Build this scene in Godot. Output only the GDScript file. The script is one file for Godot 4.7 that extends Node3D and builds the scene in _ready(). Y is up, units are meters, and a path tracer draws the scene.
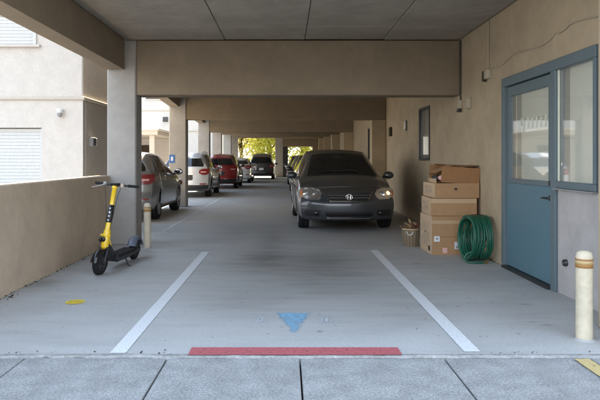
extends Node3D
# Covered parking aisle seen from its front edge. World: x right, y up, the aisle runs along -z (depth d = -z).

var M := {}
var taken := {}
var rng := RandomNumberGenerator.new()

# ------------------------------------------------------------------ naming and parenting
func numbered(called: String) -> String:
	if not taken.has(called):
		taken[called] = 0
		return called
	taken[called] += 1
	return "%s_%03d" % [called, taken[called]]

func tag(o: Node, label: String, category: String, group := "") -> void:
	o.set_meta("label", label)
	o.set_meta("category", category)
	if group != "":
		o.set_meta("group", group)

func thing(called: String, label: String, category: String, at := Vector3.ZERO, turn := 0.0, group := "") -> Node3D:
	var o := Node3D.new()
	o.name = numbered(called)
	add_child(o)
	o.position = at
	o.rotation.y = turn
	tag(o, label, category, group)
	return o

func setting(called: String) -> Node3D:
	var o := Node3D.new()
	o.name = numbered(called)
	add_child(o)
	o.set_meta("kind", "structure")
	return o

func sub(called: String, parent: Node3D, at := Vector3.ZERO) -> Node3D:
	var o := Node3D.new()
	o.name = called
	o.position = at
	parent.add_child(o, true)
	return o

func put(mesh: Mesh, called: String, m: Material, parent: Node3D, xf := Transform3D.IDENTITY) -> MeshInstance3D:
	var o := MeshInstance3D.new()
	o.name = called
	o.mesh = mesh
	o.material_override = m
	o.transform = xf
	parent.add_child(o, true)
	return o

func st_new() -> SurfaceTool:
	var st := SurfaceTool.new()
	st.begin(Mesh.PRIMITIVE_TRIANGLES)
	return st

func done(st: SurfaceTool) -> ArrayMesh:
	st.generate_normals()
	return st.commit()

func build(st: SurfaceTool, called: String, m: Material, parent: Node3D, xf := Transform3D.IDENTITY) -> MeshInstance3D:
	return put(done(st), called, m, parent, xf)

# ------------------------------------------------------------------ shapes
func tri(st: SurfaceTool, a: Vector3, b: Vector3, c: Vector3) -> void:
	st.add_vertex(a); st.add_vertex(b); st.add_vertex(c)

func quad(st: SurfaceTool, a: Vector3, b: Vector3, c: Vector3, d: Vector3) -> void:
	tri(st, a, b, c)
	tri(st, a, c, d)

# chamfered box between two corners
func cbox(st: SurfaceTool, lo: Vector3, hi: Vector3, c := 0.01, xf := Transform3D.IDENTITY) -> void:
	st.set_smooth_group(-1)
	var ctr := (lo + hi) * 0.5
	var h := (hi - lo).abs() * 0.5
	c = minf(c, minf(h.x, minf(h.y, h.z)) * 0.6)
	for ax in 3:
		var u := (ax + 1) % 3
		var v := (ax + 2) % 3
		for sg in [-1.0, 1.0]:
			var q := []
			for k in [[-1, -1], [-1, 1], [1, 1], [1, -1]]:
				var p := Vector3.ZERO
				p[ax] = sg * h[ax]
				p[u] = k[0] * (h[u] - c)
				p[v] = k[1] * (h[v] - c)
				q.append(xf * (ctr + p))
			if sg > 0:
				quad(st, q[0], q[1], q[2], q[3])
			else:
				quad(st, q[3], q[2], q[1], q[0])
		for su in [-1.0, 1.0]:
			for sv in [-1.0, 1.0]:
				var e := []
				for k in [[-1, 0], [1, 0], [1, 1], [-1, 1]]:
					var p := Vector3.ZERO
					p[ax] = k[0] * (h[ax] - c)
					p[u] = su * (h[u] - (c if k[1] == 1 else 0.0))
					p[v] = sv * (h[v] - (0.0 if k[1] == 1 else c))
					e.append(xf * (ctr + p))
				if su * sv > 0:
					quad(st, e[0], e[1], e[2], e[3])
				else:
					quad(st, e[3], e[2], e[1], e[0])
	for sx in [-1.0, 1.0]:
		for sy in [-1.0, 1.0]:
			for sz in [-1.0, 1.0]:
				var a := xf * (ctr + Vector3(sx * h.x, sy * (h.y - c), sz * (h.z - c)))
				var b := xf * (ctr + Vector3(sx * (h.x - c), sy * h.y, sz * (h.z - c)))
				var d := xf * (ctr + Vector3(sx * (h.x - c), sy * (h.y - c), sz * h.z))
				if sx * sy * sz > 0:
					tri(st, a, d, b)
				else:
					tri(st, a, b, d)

func box(called: String, lo: Vector3, hi: Vector3, m: Material, parent: Node3D, c := 0.01, xf := Transform3D.IDENTITY) -> MeshInstance3D:
	var st := st_new()
	cbox(st, lo, hi, c, xf)
	return build(st, called, m, parent)

# x range, y range, depth range -> box
func dbox(called: String, x0: float, x1: float, y0: float, y1: float, d0: float, d1: float, m: Material, parent: Node3D, c := 0.01) -> MeshInstance3D:
	return box(called, Vector3(x0, y0, -d1), Vector3(x1, y1, -d0), m, parent, c)

# box whose left and right faces shift from (x0, x1) at depth d0 to (x2, x3) at depth d1
func skewed(called: String, x0: float, x1: float, x2: float, x3: float, y0: float, y1: float, d0: float, d1: float, m: Material, parent: Node3D) -> MeshInstance3D:
	var st := st_new()
	st.set_smooth_group(-1)
	var a := [Vector3(x0, y0, -d0), Vector3(x1, y0, -d0), Vector3(x3, y0, -d1), Vector3(x2, y0, -d1)]
	var t := []
	for p in a:
		t.append(Vector3(p.x, y1, p.z))
	quad(st, a[0], a[1], a[2], a[3])
	quad(st, t[3], t[2], t[1], t[0])
	for k in 4:
		var n := (k + 1) % 4
		quad(st, a[n], a[k], t[k], t[n])
	return build(st, called, m, parent)

func frame_of(a: Vector3, b: Vector3) -> Basis:
	var y := (b - a).normalized()
	var x := y.cross(Vector3.FORWARD if absf(y.z) < 0.9 else Vector3.RIGHT).normalized()
	return Basis(x, y, x.cross(y))

func tube(st: SurfaceTool, pts: Array, radii: Array, n := 8, closed := false) -> void:
	st.set_smooth_group(0)
	var rings := []
	var count := pts.size()
	var nx := Vector3.ZERO
	for i in count:
		var p: Vector3 = pts[i]
		var a: Vector3 = pts[(i - 1 + count) % count] if closed else pts[maxi(0, i - 1)]
		var b: Vector3 = pts[(i + 1) % count] if closed else pts[mini(count - 1, i + 1)]
		var t := (b - a).normalized()
		if nx == Vector3.ZERO:
			nx = t.cross(Vector3.UP if absf(t.y) < 0.9 else Vector3.RIGHT).normalized()
		nx = (nx - t * nx.dot(t)).normalized()
		var ny := t.cross(nx)
		var r: float = radii[i] if radii.size() == count else radii[0]
		var ring := []
		for k in n:
			var w := TAU * k / n
			ring.append(p + (nx * cos(w) + ny * sin(w)) * r)
		rings.append(ring)
	for i in (count if closed else count - 1):
		var r0: Array = rings[i]
		var r1: Array = rings[(i + 1) % count]
		for k in n:
			var k2 := (k + 1) % n
			quad(st, r0[k], r1[k], r1[k2], r0[k2])
	if not closed:
		st.set_smooth_group(-1)
		for k in range(1, n - 1):
			tri(st, rings[0][0], rings[0][k], rings[0][k + 1])
			tri(st, rings[count - 1][0], rings[count - 1][k + 1], rings[count - 1][k])

# profile of [radius, height] turned about local y
func lathe(st: SurfaceTool, prof: Array, n := 24, xf := Transform3D.IDENTITY, smooth := true) -> void:
	st.set_smooth_group(0 if smooth else -1)
	for i in prof.size() - 1:
		for k in n:
			var a := TAU * k / n
			var b := TAU * (k + 1) / n
			var p0 := Vector3(cos(a) * prof[i][0], prof[i][1], sin(a) * prof[i][0])
			var p1 := Vector3(cos(b) * prof[i][0], prof[i][1], sin(b) * prof[i][0])
			var p2 := Vector3(cos(b) * prof[i + 1][0], prof[i + 1][1], sin(b) * prof[i + 1][0])
			var p3 := Vector3(cos(a) * prof[i + 1][0], prof[i + 1][1], sin(a) * prof[i + 1][0])
			if prof[i][0] > 0.00001:
				tri(st, xf * p0, xf * p1, xf * p2)
			if prof[i + 1][0] > 0.00001:
				tri(st, xf * p0, xf * p2, xf * p3)

func ball(st: SurfaceTool, at: Vector3, r: Vector3, n := 12) -> void:
	var prof := []
	for i in n + 1:
		var a := PI * i / n
		prof.append([sin(a), cos(a)])
	lathe(st, prof, n * 2, Transform3D(Basis.from_scale(r), at))

# flat sheet on the ground with uv 0..1
func sheet(x0: float, x1: float, y: float, d0: float, d1: float) -> ArrayMesh:
	var st := st_new()
	st.set_smooth_group(-1)
	var c := [[x0, d0, 0, 1], [x0, d1, 0, 0], [x1, d1, 1, 0], [x1, d0, 1, 1]]
	for k in [0, 1, 2, 0, 2, 3]:
		st.set_uv(Vector2(c[k][2], c[k][3]))
		st.add_vertex(Vector3(c[k][0], y, -c[k][1]))
	return done(st)

# ------------------------------------------------------------------ materials
func lin(r: float, g: float, b: float, a := 1.0) -> Color:
	var c := Color(r, g, b).linear_to_srgb()
	c.a = a
	return c

func plain(col: Color, rough := 0.8, metal := 0.0, spec := 0.5) -> StandardMaterial3D:
	var m := StandardMaterial3D.new()
	m.albedo_color = col
	m.roughness = rough
	m.metallic = metal
	m.metallic_specular = spec
	return m

# seamless grey texture made of several noise layers [frequency, weight]; values from lo to hi
func noise_tex(seed_: int, layers: Array, lo: float, hi: float, size := 512, gain := 1.6) -> ImageTexture:
	var acc := PackedFloat32Array()
	acc.resize(size * size)
	var total := 0.0
	for i in layers.size():
		var n := FastNoiseLite.new()
		n.seed = seed_ + i * 31
		n.noise_type = FastNoiseLite.TYPE_SIMPLEX_SMOOTH
		n.frequency = layers[i][0]
		n.fractal_octaves = 3
		var data := n.get_seamless_image(size, size, false, false, 0.1, false).get_data()
		var w: float = layers[i][1]
		total += w
		for k in acc.size():
			acc[k] += w * (data[k] / 255.0 - 0.5)
	var out := PackedByteArray()
	out.resize(size * size)
	for k in acc.size():
		out[k] = int(clampf(lo + (hi - lo) * clampf(0.5 + acc[k] / total * gain, 0, 1), 0, 1) * 255)
	return ImageTexture.create_from_image(Image.create_from_data(size, size, false, Image.FORMAT_L8, out))

func rough_stuff(col: Color, rough: float, tex: Texture2D, tile: float, bump: Texture2D = null, depth_cm := 0.0) -> StandardMaterial3D:
	var m := plain(col, rough, 0.0, 0.35)
	m.albedo_texture = tex
	m.uv1_triplanar = true
	m.uv1_world_triplanar = true
	m.uv1_scale = Vector3.ONE / tile
	if bump:
		m.heightmap_enabled = true
		m.heightmap_texture = bump
		m.heightmap_scale = depth_cm
	return m

func paint(col: Color, metal := 0.45) -> StandardMaterial3D:
	var m := plain(col, 0.34, metal, 0.5)
	m.clearcoat_enabled = true
	m.clearcoat = 1.0
	m.clearcoat_roughness = 0.06
	return m

func make_materials() -> void:
	var fine := noise_tex(3, [[0.02, 0.6], [0.1, 0.6], [0.35, 1.0]], 0.88, 1.0)
	var coarse := noise_tex(11, [[0.006, 1.2], [0.03, 0.6], [0.25, 0.6]], 0.87, 1.0)
	var grit := noise_tex(19, [[0.12, 0.6], [0.45, 1.0]], 0.0, 1.0, 512, 1.3)
	var speck := noise_tex(29, [[0.01, 0.35], [0.16, 0.5], [0.5, 1.3]], 0.62, 1.0, 1024, 1.6)
	var fibre := noise_tex(37, [[0.01, 0.5], [0.3, 0.9]], 0.90, 1.0)
	var walk := noise_tex(43, [[0.012, 0.35], [0.11, 0.5], [0.3, 1.1]], 0.60, 1.0, 1024, 2.2)
	var stain := noise_tex(53, [[0.008, 0.9], [0.03, 0.9], [0.2, 0.5]], 0.68, 1.0, 512, 1.9)
	var patchy := noise_tex(59, [[0.005, 1.0], [0.02, 0.6], [0.22, 0.6]], 0.82, 1.0, 512, 1.7)
	M.stain = stain
	M.fine = fine
	M.coarse = coarse
	M.grit = grit
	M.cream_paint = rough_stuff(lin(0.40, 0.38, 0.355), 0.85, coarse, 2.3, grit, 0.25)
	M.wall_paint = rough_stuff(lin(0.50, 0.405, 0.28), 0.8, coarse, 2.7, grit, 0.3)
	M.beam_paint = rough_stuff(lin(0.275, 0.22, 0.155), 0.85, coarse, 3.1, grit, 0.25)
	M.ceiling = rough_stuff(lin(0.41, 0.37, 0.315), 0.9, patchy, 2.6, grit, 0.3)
	M.infill = rough_stuff(lin(0.50, 0.475, 0.465), 0.8, coarse, 1.7, grit, 0.25)
	M.parapet = rough_stuff(lin(0.56, 0.445, 0.33), 0.88, coarse, 2.1, grit, 0.5)
	M.facade = rough_stuff(lin(0.70, 0.645, 0.58), 0.9, fine, 2.6, grit, 0.5)
	M.facade_white = rough_stuff(lin(0.64, 0.61, 0.56), 0.9, fine, 3.3, grit, 0.4)
	M.facade_trim = rough_stuff(lin(0.62, 0.55, 0.46), 0.85, fine, 1.3)
	M.concrete = rough_stuff(lin(0.44, 0.445, 0.44), 0.82, coarse, 2.9, grit, 0.2)
	M.sidewalk = rough_stuff(lin(0.475, 0.475, 0.465), 0.9, walk, 3.2, grit, 0.25)
	M.joint = rough_stuff(lin(0.05, 0.048, 0.045), 0.95, fine, 0.4)
	M.asphalt = rough_stuff(lin(0.24, 0.23, 0.22), 0.95, speck, 1.1, grit, 0.4)
	M.lawn = rough_stuff(lin(0.16, 0.18, 0.06), 0.95, speck, 2.0)
	M.card = rough_stuff(lin(0.44, 0.265, 0.14), 0.85, fibre, 0.5)
	M.card_pale = rough_stuff(lin(0.60, 0.44, 0.29), 0.85, fibre, 0.4)
	M.card_dark = rough_stuff(lin(0.33, 0.175, 0.08), 0.85, fibre, 0.5)
	M.tape = plain(lin(0.50, 0.35, 0.21), 0.35)
	M.label = plain(lin(0.72, 0.72, 0.74), 0.5)
	M.label_pink = plain(lin(0.70, 0.42, 0.38), 0.5)
	M.print = plain(lin(0.05, 0.04, 0.035), 0.9)
	M.hose = plain(lin(0.012, 0.105, 0.062), 0.38)
	M.brass = plain(lin(0.45, 0.30, 0.10), 0.4, 0.9)
	M.door_blue = rough_stuff(lin(0.125, 0.225, 0.275), 0.45, fine, 0.9)
	M.frame_blue = rough_stuff(lin(0.15, 0.195, 0.215), 0.5, fine, 0.7)
	M.glass = plain(lin(0.75, 0.80, 0.76, 0.12), 0.03)
	M.glass.transparency = BaseMaterial3D.TRANSPARENCY_ALPHA
	M.shade = rough_stuff(lin(0.76, 0.76, 0.64), 0.9, fine, 0.6)
	M.shade_grey = rough_stuff(lin(0.30, 0.29, 0.22), 0.9, fine, 0.6)
	M.shutter = rough_stuff(lin(0.70, 0.69, 0.66), 0.5, fine, 0.8)
	M.steel = plain(lin(0.55, 0.55, 0.55), 0.3, 0.9)
	M.dark_steel = plain(lin(0.06, 0.06, 0.06), 0.45, 0.6)
	M.grey_box = plain(lin(0.30, 0.30, 0.30), 0.5)
	M.tan_box = rough_stuff(lin(0.50, 0.44, 0.34), 0.6, fine, 0.3)
	M.white_plastic = plain(lin(0.75, 0.75, 0.74), 0.4)
	M.bollard = rough_stuff(lin(0.68, 0.60, 0.455), 0.6, patchy, 0.6, grit, 0.15)
	M.bollard_band = rough_stuff(lin(0.52, 0.26, 0.09), 0.6, speck, 0.2)
	M.bollard_glow = rough_stuff(lin(0.72, 0.52, 0.24), 0.6, speck, 0.2)
	M.yellow = plain(lin(0.80, 0.52, 0.008), 0.35)
	M.yellow.clearcoat_enabled = true
	M.yellow.clearcoat_roughness = 0.15
	M.rubber = rough_stuff(lin(0.018, 0.018, 0.019), 0.85, fine, 0.2)
	M.black = plain(lin(0.016, 0.016, 0.018), 0.45)
	M.black_gloss = plain(lin(0.010, 0.010, 0.012), 0.12)
	M.deck = rough_stuff(lin(0.030, 0.030, 0.034), 0.7, speck, 0.1)
	M.fender_grey = plain(lin(0.10, 0.115, 0.15), 0.3)
	M.auto_glass = plain(lin(0.006, 0.008, 0.009), 0.03, 0.0, 0.6)
	M.windshield = plain(lin(0.008, 0.01, 0.01, 0.8), 0.02)
	M.windshield.transparency = BaseMaterial3D.TRANSPARENCY_ALPHA
	M.lens = plain(lin(0.85, 0.86, 0.86, 0.04), 0.04)
	M.lens.transparency = BaseMaterial3D.TRANSPARENCY_ALPHA
	M.chrome = plain(lin(0.66, 0.66, 0.66), 0.12, 1.0)
	M.reflector = plain(lin(0.70, 0.69, 0.67), 0.16, 0.95)
	M.amber = plain(lin(0.62, 0.22, 0.06), 0.25)
	M.red_lens = plain(lin(0.20, 0.008, 0.010), 0.12)
	M.red_lens.clearcoat_enabled = true
	M.rim = plain(lin(0.30, 0.30, 0.31), 0.3, 0.8)
	M.plate = plain(lin(0.62, 0.62, 0.64), 0.5)
	M.seat = plain(lin(0.05, 0.047, 0.043), 0.9)
	M.cabin = plain(lin(0.03, 0.03, 0.03), 0.9)
	M.lamp_lit = plain(lin(1, 0.8, 0.5), 0.4)
	M.lamp_lit.emission_enabled = true
	M.lamp_lit.emission = Color(1.0, 0.78, 0.48)
	M.lamp_lit.emission_energy_multiplier = 1.6
	M.sign_blue = plain(lin(0.03, 0.13, 0.42), 0.5)
	M.wicker = rough_stuff(lin(0.36, 0.28, 0.19), 0.85, speck, 0.15)
	M.bark = rough_stuff(lin(0.10, 0.075, 0.05), 0.95, speck, 0.5)

func leaf_mat(c: Color, back: Color) -> StandardMaterial3D:
	var m := plain(c, 0.6, 0.0, 0.3)
	m.cull_mode = BaseMaterial3D.CULL_DISABLED
	m.backlight_enabled = true
	m.backlight = back
	return m

# ------------------------------------------------------------------ cars
func lerp_at(a: Array, s: float) -> float:
	if s <= a[0][0]:
		return a[0][1]
	for i in range(1, a.size()):
		if s <= a[i][0]:
			return lerpf(a[i - 1][1], a[i][1], (s - a[i - 1][0]) / (a[i][0] - a[i - 1][0]))
	return a[a.size() - 1][1]

func cv(a: Array, s: float, w := 0.05) -> float:
	return (lerp_at(a, s - 2 * w) + 2 * lerp_at(a, s - w) + 3 * lerp_at(a, s) + 2 * lerp_at(a, s + w) + lerp_at(a, s + 2 * w)) / 9.0

const SIDE := [[0.0, 0.90], [0.06, 0.955], [0.16, 0.975], [0.24, 0.985], [0.5, 1.0], [0.72, 0.998], [0.82, 0.985], [0.92, 0.965], [1.0, 0.94]]

func car_station(p: Dictionary, s: float) -> Dictionary:
	var L: float = p.L
	var nar := 1.0 - 0.05 * pow(clampf(1 - s / 0.7, 0, 1), 2) - 0.05 * pow(clampf(1 - (L - s) / 0.8, 0, 1), 2)
	return {"yb": cv(p.under, s), "belt": cv(p.belt, s), "top": cv(p.top, s), "wt": cv(p.wt, s) * nar, "W": p.W * nar, "crown": cv(p.crown, s)}

func side_pt(p: Dictionary, s: float, v: float, sg: float, d: Dictionary = {}) -> Vector3:
	if d.is_empty():
		d = car_station(p, s)
	if v <= 1.0:
		return Vector3(sg * d.W * lerp_at(SIDE, v), lerpf(d.yb, d.belt, v), s)
	var t := v - 1.0
	var re: float = d.top - d.crown
	return Vector3(sg * (lerpf(d.W * 0.94, d.wt, t) + 0.05 * t * (1 - t)), lerpf(d.belt, re, t), s)

func top_pt(p: Dictionary, s: float, f: float, d: Dictionary = {}) -> Vector3:
	if d.is_empty():
		d = car_station(p, s)
	return Vector3(f * d.wt, d.top - d.crown * pow(absf(f), 2.4), s)

func warp(p: Dictionary, v: Vector3) -> Vector3:
	var s := v.z
	var L: float = p.L
	var q := minf(absf(v.x) / p.W, 1.0)
	var f := clampf(1 - s / 0.95, 0, 1)
	f = f * f * (3 - 2 * f)
	var r := clampf(1 - (L - s) / 1.25, 0, 1)
	r = r * r * (3 - 2 * r)
	s += (p.cf * pow(q, 2.8) + cv(p.gf, v.y, 0.02)) * f
	s -= (p.cr * pow(q, 3.2) + cv(p.gr, v.y, 0.03)) * r
	return Vector3(v.x, v.y, L * 0.5 - s)

# a grid lifted off the body by lift, with skirts; rows are [v, a, b], u runs from a to b
func patch(st: SurfaceTool, p: Dictionary, fn: Callable, rows: Array, out: Vector3, lift := 0.004, cols := 8, fine := 3) -> void:
	var g := []
	var nrow := (rows.size() - 1) * fine + 1
	for i in nrow:
		var k := mini(i / fine, rows.size() - 2)
		var t := float(i - k * fine) / fine
		var v := lerpf(rows[k][0], rows[k + 1][0], t)
		var a := lerpf(rows[k][1], rows[k + 1][1], t)
		var b := lerpf(rows[k][2], rows[k + 1][2], t)
		var line := []
		for j in cols + 1:
			line.append(warp(p, fn.call(lerpf(a, b, float(j) / cols), v)))
		g.append(line)
	var o := []
	var u := []
	for i in nrow:
		var lo := []
		var un := []
		for j in cols + 1:
			var dx: Vector3 = g[i][mini(j + 1, cols)] - g[i][maxi(j - 1, 0)]
			var dy: Vector3 = g[mini(i + 1, nrow - 1)][j] - g[maxi(i - 1, 0)][j]
			var n := dx.cross(dy)
			n = n.normalized() if n.length() > 1e-9 else out
			if n.dot(out) < 0:
				n = -n
			lo.append(g[i][j] + n * lift)
			un.append(g[i][j] - n * 0.006)
		o.append(lo)
		u.append(un)
	st.set_smooth_group(0)
	var probe: Vector3 = (o[1][0] - o[0][0]).cross(o[0][1] - o[0][0])
	var flip := probe.dot(out) < 0
	for i in nrow - 1:
		for j in cols:
			if flip:
				quad(st, o[i][j], o[i][j + 1], o[i + 1][j + 1], o[i + 1][j])
			else:
				quad(st, o[i][j], o[i + 1][j], o[i + 1][j + 1], o[i][j + 1])
	st.set_smooth_group(-1)
	for j in cols:
		quad(st, u[0][j], u[0][j + 1], o[0][j + 1], o[0][j])
		quad(st, o[nrow - 1][j], o[nrow - 1][j + 1], u[nrow - 1][j + 1], u[nrow - 1][j])
	for i in nrow - 1:
		quad(st, o[i][0], o[i + 1][0], u[i + 1][0], u[i][0])
		quad(st, u[i][cols], u[i + 1][cols], o[i + 1][cols], o[i][cols])

func car_body(p: Dictionary) -> ArrayMesh:
	var st := st_new()
	var n1 := 18
	var n2 := 6
	var n3 := 14
	var L: float = p.L
	var ns := int(L / 0.045)
	var loops := []
	var tops := []
	var sides := [[], []]
	var ss := []
	for i in ns + 1:
		var s := L * i / ns
		ss.append(s)
		var d := car_station(p, s)
		var row := [[], []]
		for k in 2:
			var sg := -1.0 if k == 0 else 1.0
			for j in n1 + n2 + 1:
				var v := float(j) / n1 if j <= n1 else 1.0 + float(j - n1) / n2
				var q := side_pt(p, s, v, sg, d)
				if v < 0.95:
					for sw in p.axles:
						if Vector2(s - sw, q.y - p.r).length() < p.r + 0.055:
							q.x -= sg * 0.24
				row[k].append(warp(p, q))
			sides[k].append(row[k])
		var tp := []
		for j in n3 + 1:
			tp.append(warp(p, top_pt(p, s, -1.0 + 2.0 * j / n3, d)))
		tops.append(tp)
	st.set_smooth_group(0)
	for i in ns:
		for j in n1 + n2:
			quad(st, sides[1][i][j], sides[1][i + 1][j], sides[1][i + 1][j + 1], sides[1][i][j + 1])
			quad(st, sides[0][i][j], sides[0][i][j + 1], sides[0][i + 1][j + 1], sides[0][i + 1][j])
		for j in n3:
			if p.get("cabin", false) and ss[i] > p.ws[0] and ss[i + 1] < p.ws[1] and j > 0 and j < n3 - 1:
				continue
			quad(st, tops[i][j], tops[i][j + 1], tops[i + 1][j + 1], tops[i + 1][j])
		quad(st, sides[0][i][0], sides[0][i + 1][0], sides[1][i + 1][0], sides[1][i][0])
	for e in [0, ns]:
		st.set_smooth_group(1 if e == 0 else 2)
		var rows := []
		for j in n1 + n2 + 1:
			var d := car_station(p, ss[e])
			var v := float(j) / n1 if j <= n1 else 1.0 + float(j - n1) / n2
			var q := side_pt(p, ss[e], v, 1.0, d)
			var line := []
			for k in n3 + 1:
				line.append(warp(p, Vector3(q.x * (-1.0 + 2.0 * k / n3), q.y, q.z)))
			rows.append(line)
		rows.append(tops[e])
		for j in rows.size() - 1:
			for k in n3:
				if e == 0:
					quad(st, rows[j][k], rows[j][k + 1], rows[j + 1][k + 1], rows[j + 1][k])
				else:
					quad(st, rows[j][k + 1], rows[j][k], rows[j + 1][k], rows[j + 1][k + 1])
	return done(st)

var wheel_cache := {}
func wheel(parent: Node3D, at: Vector3, sg: float, r: float) -> void:
	if not wheel_cache.has(r):
		var t := st_new()
		lathe(t, [[r * 0.66, -0.10], [r * 0.72, -0.112], [r * 0.93, -0.105], [r * 0.985, -0.085], [r, -0.06], [r, -0.022], [r * 0.975, -0.02], [r * 0.975, -0.012], [r, -0.01], [r, 0.01], [r * 0.975, 0.012], [r * 0.975, 0.02], [r, 0.022], [r, 0.06], [r * 0.985, 0.085], [r * 0.93, 0.105], [r * 0.72, 0.112], [r * 0.66, 0.10]], 36)
		var m := st_new()
		lathe(m, [[r * 0.70, 0.104], [r * 0.67, 0.108], [r * 0.63, 0.10], [r * 0.61, 0.03], [r * 0.6, -0.09], [r * 0.2, 0.0], [0.0, 0.0]], 30)
		lathe(m, [[r * 0.2, 0.0], [r * 0.19, 0.09], [r * 0.12, 0.1], [0.0, 0.1]], 20)
		for k in 5:
			var b := Basis(Vector3.UP, TAU * k / 5)
			cbox(m, Vector3(-0.03, 0.05, 0.04), Vector3(0.03, 0.092, r * 0.66), 0.012, Transform3D(b, Vector3.ZERO))
		wheel_cache[r] = [done(t), done(m)]
	var w := sub("wheel", parent, at)
	w.rotation.z = -PI / 2 * sg
	put(wheel_cache[r][0], "tyre", M.rubber, w)
	put(wheel_cache[r][1], "rim", M.rim, w)

func mirrored(rows: Array) -> Array:
	var r := []
	for a in rows:
		r.append([a[0], -a[2], -a[1]])
	return r

func car(called: String, label: String, p: Dictionary, at: Vector3, turn: float, group := "") -> Node3D:
	var o := thing(called, label, "car", at, turn, group)
	var L: float = p.L
	var W: float = p.W
	var body: Material = p.paint
	put(car_body(p), "body", body, o)
	var fr := func(x, y): return Vector3(x, y, 0.0)
	var re := func(x, y): return Vector3(x, y, L)
	var tp := func(f, s): return top_pt(p, s, f)
	# windscreen, bonnet, rear window
	var st := st_new()
	patch(st, p, tp, [[p.ws[0], -0.92, 0.92], [p.ws[1], -0.9, 0.9]], Vector3(0, 1, 0.5), 0.006, 14, 8)
	build(st, "windscreen", M.windshield if p.get("cabin", false) else M.auto_glass, o)
	st = st_new()
	patch(st, p, tp, [[0.22, -0.86, 0.86], [0.5, -0.93, 0.93], [p.ws[0] - 0.1, -0.95, 0.95]], Vector3.UP, 0.007, 14, 6)
	build(st, "bonnet", body, o)
	st = st_new()
	patch(st, p, tp, [[p.ws[0] - 0.09, -0.9, 0.9], [p.ws[0] - 0.01, -0.92, 0.92]], Vector3.UP, 0.003, 12, 2)
	build(st, "cowl", M.black, o)
	for sg in [-1.0, 1.0]:
		# wiper
		st = st_new()
		var wp := []
		for k in 7:
			var q := warp(p, top_pt(p, p.ws[0] + 0.02 + 0.06 * sin(k * 0.4), (sg * 0.25 - 0.42) + 0.1 * k))
			wp.append(q + Vector3(0, 0.022, 0.012))
		tube(st, wp, [0.009], 5)
		build(st, "wiper", M.black, o)
		# front end
		var lamp := sub("headlight", o)
		var rows: Array = p.headlight
		var mr: Array = rows if sg > 0 else mirrored(rows)
		st = st_new()
		patch(st, p, fr, mr, Vector3.BACK, 0.004, 8, 3)
		build(st, "housing", M.reflector, lamp)
		for k in 2:
			var c := warp(p, Vector3(sg * (p.bulb[0] + 0.15 * k), p.bulb[1] + 0.01 * k, 0))
			st = st_new()
			lathe(st, [[0.058, 0.016], [0.05, 0.012], [0.03, 0.004], [0.0, 0.002]], 18, Transform3D(Basis(Vector3.RIGHT, PI / 2).rotated(Vector3.UP, sg * 0.35 * k), c))
			build(st, "reflector", M.chrome, lamp)
			st = st_new()
			ball(st, c + Vector3(0, 0, 0.014), Vector3(0.02, 0.02, 0.014) * (1.35 if p.get("lit", false) and sg > 0 and k == 1 else 1.0), 8)
			build(st, "bulb", M.lamp_lit if p.get("lit", false) and sg > 0 and k == 1 else M.reflector, lamp)
		st = st_new()
		var ar: Array = [[p.bulb[1] - 0.045, p.bulb[0] + 0.215, p.bulb[0] + 0.255], [p.bulb[1] + 0.06, p.bulb[0] + 0.215, p.bulb[0] + 0.26]]
		patch(st, p, fr, ar if sg > 0 else mirrored(ar), Vector3.BACK, 0.008, 3, 2)
		build(st, "indicator", M.amber, lamp)
		st = st_new()
		patch(st, p, fr, mr, Vector3.BACK, 0.034, 8, 3)
		build(st, "lens", M.lens, lamp)
		var fog := [[0.30, 0.58, 0.80], [0.33, 0.55, 0.84], [0.41, 0.54, 0.85], [0.43, 0.58, 0.80]]
		st = st_new()
		patch(st, p, fr, fog if sg > 0 else mirrored(fog), Vector3.BACK, 0.003, 6, 2)
		build(st, "fog_recess", M.black, o)
		st = st_new()
		var fc := warp(p, Vector3(sg * 0.62, 0.365, 0))
		lathe(st, [[0.045, 0.0], [0.045, 0.012], [0.035, 0.018], [0.0, 0.02]], 18, Transform3D(Basis(Vector3.RIGHT, PI / 2), fc))
		build(st, "fog_lamp", M.black_gloss, o)
	# grille
	var gr := sub("grille", o)
	st = st_new()
	patch(st, p, fr, p.grille, Vector3.BACK, 0.003, 10, 3)
	build(st, "mesh_panel", M.black, gr)
	var g0: Array = p.grille[0]
	var g1: Array = p.grille[p.grille.size() - 1]
	for k in 4:
		var y := lerpf(g0[0], g1[0], [0.03, 0.35, 0.66, 0.98][k])
		var w := lerpf(g0[2], g1[2], [0.0, 0.5, 0.8, 1.0][k])
		st = st_new()
		patch(st, p, fr, [[y - 0.007, -w, w], [y + 0.009, -w, w]], Vector3.BACK, 0.022, 14, 1)
		build(st, "bar", M.chrome if k in [0, 3] else M.rim, gr)
	for sg in [-1.0, 1.0]:
		st = st_new()
		var ed := [[g0[0], g0[2] - 0.012, g0[2] + 0.014], [g1[0] + 0.01, g1[2] - 0.012, g1[2] + 0.014]]
		patch(st, p, fr, ed if sg > 0 else mirrored(ed), Vector3.BACK, 0.024, 2, 3)
		build(st, "bar", M.chrome, gr)
	# emblem: ring with a tilted bar across
	st = st_new()
	var ring := []
	var ec := warp(p, Vector3(0, (g0[0] + g1[0]) * 0.5, 0)) + Vector3(0, 0, 0.03)
	for k in 24:
		ring.append(ec + Vector3(0.062 * cos(TAU * k / 24), 0.05 * sin(TAU * k / 24), 0))
	tube(st, ring, [0.009], 6, true)
	tube(st, [ec + Vector3(-0.031, 0.040, 0), ec + Vector3(-0.024, -0.038, 0.004)], [0.010], 6)
	tube(st, [ec + Vector3(0.031, 0.040, 0), ec + Vector3(0.024, -0.038, 0.004)], [0.010], 6)
	tube(st, [ec + Vector3(-0.022, 0.004, 0.002), ec + Vector3(0.022, 0.004, 0.002)], [0.008], 6)
	build(st, "emblem", M.chrome, gr)
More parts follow.
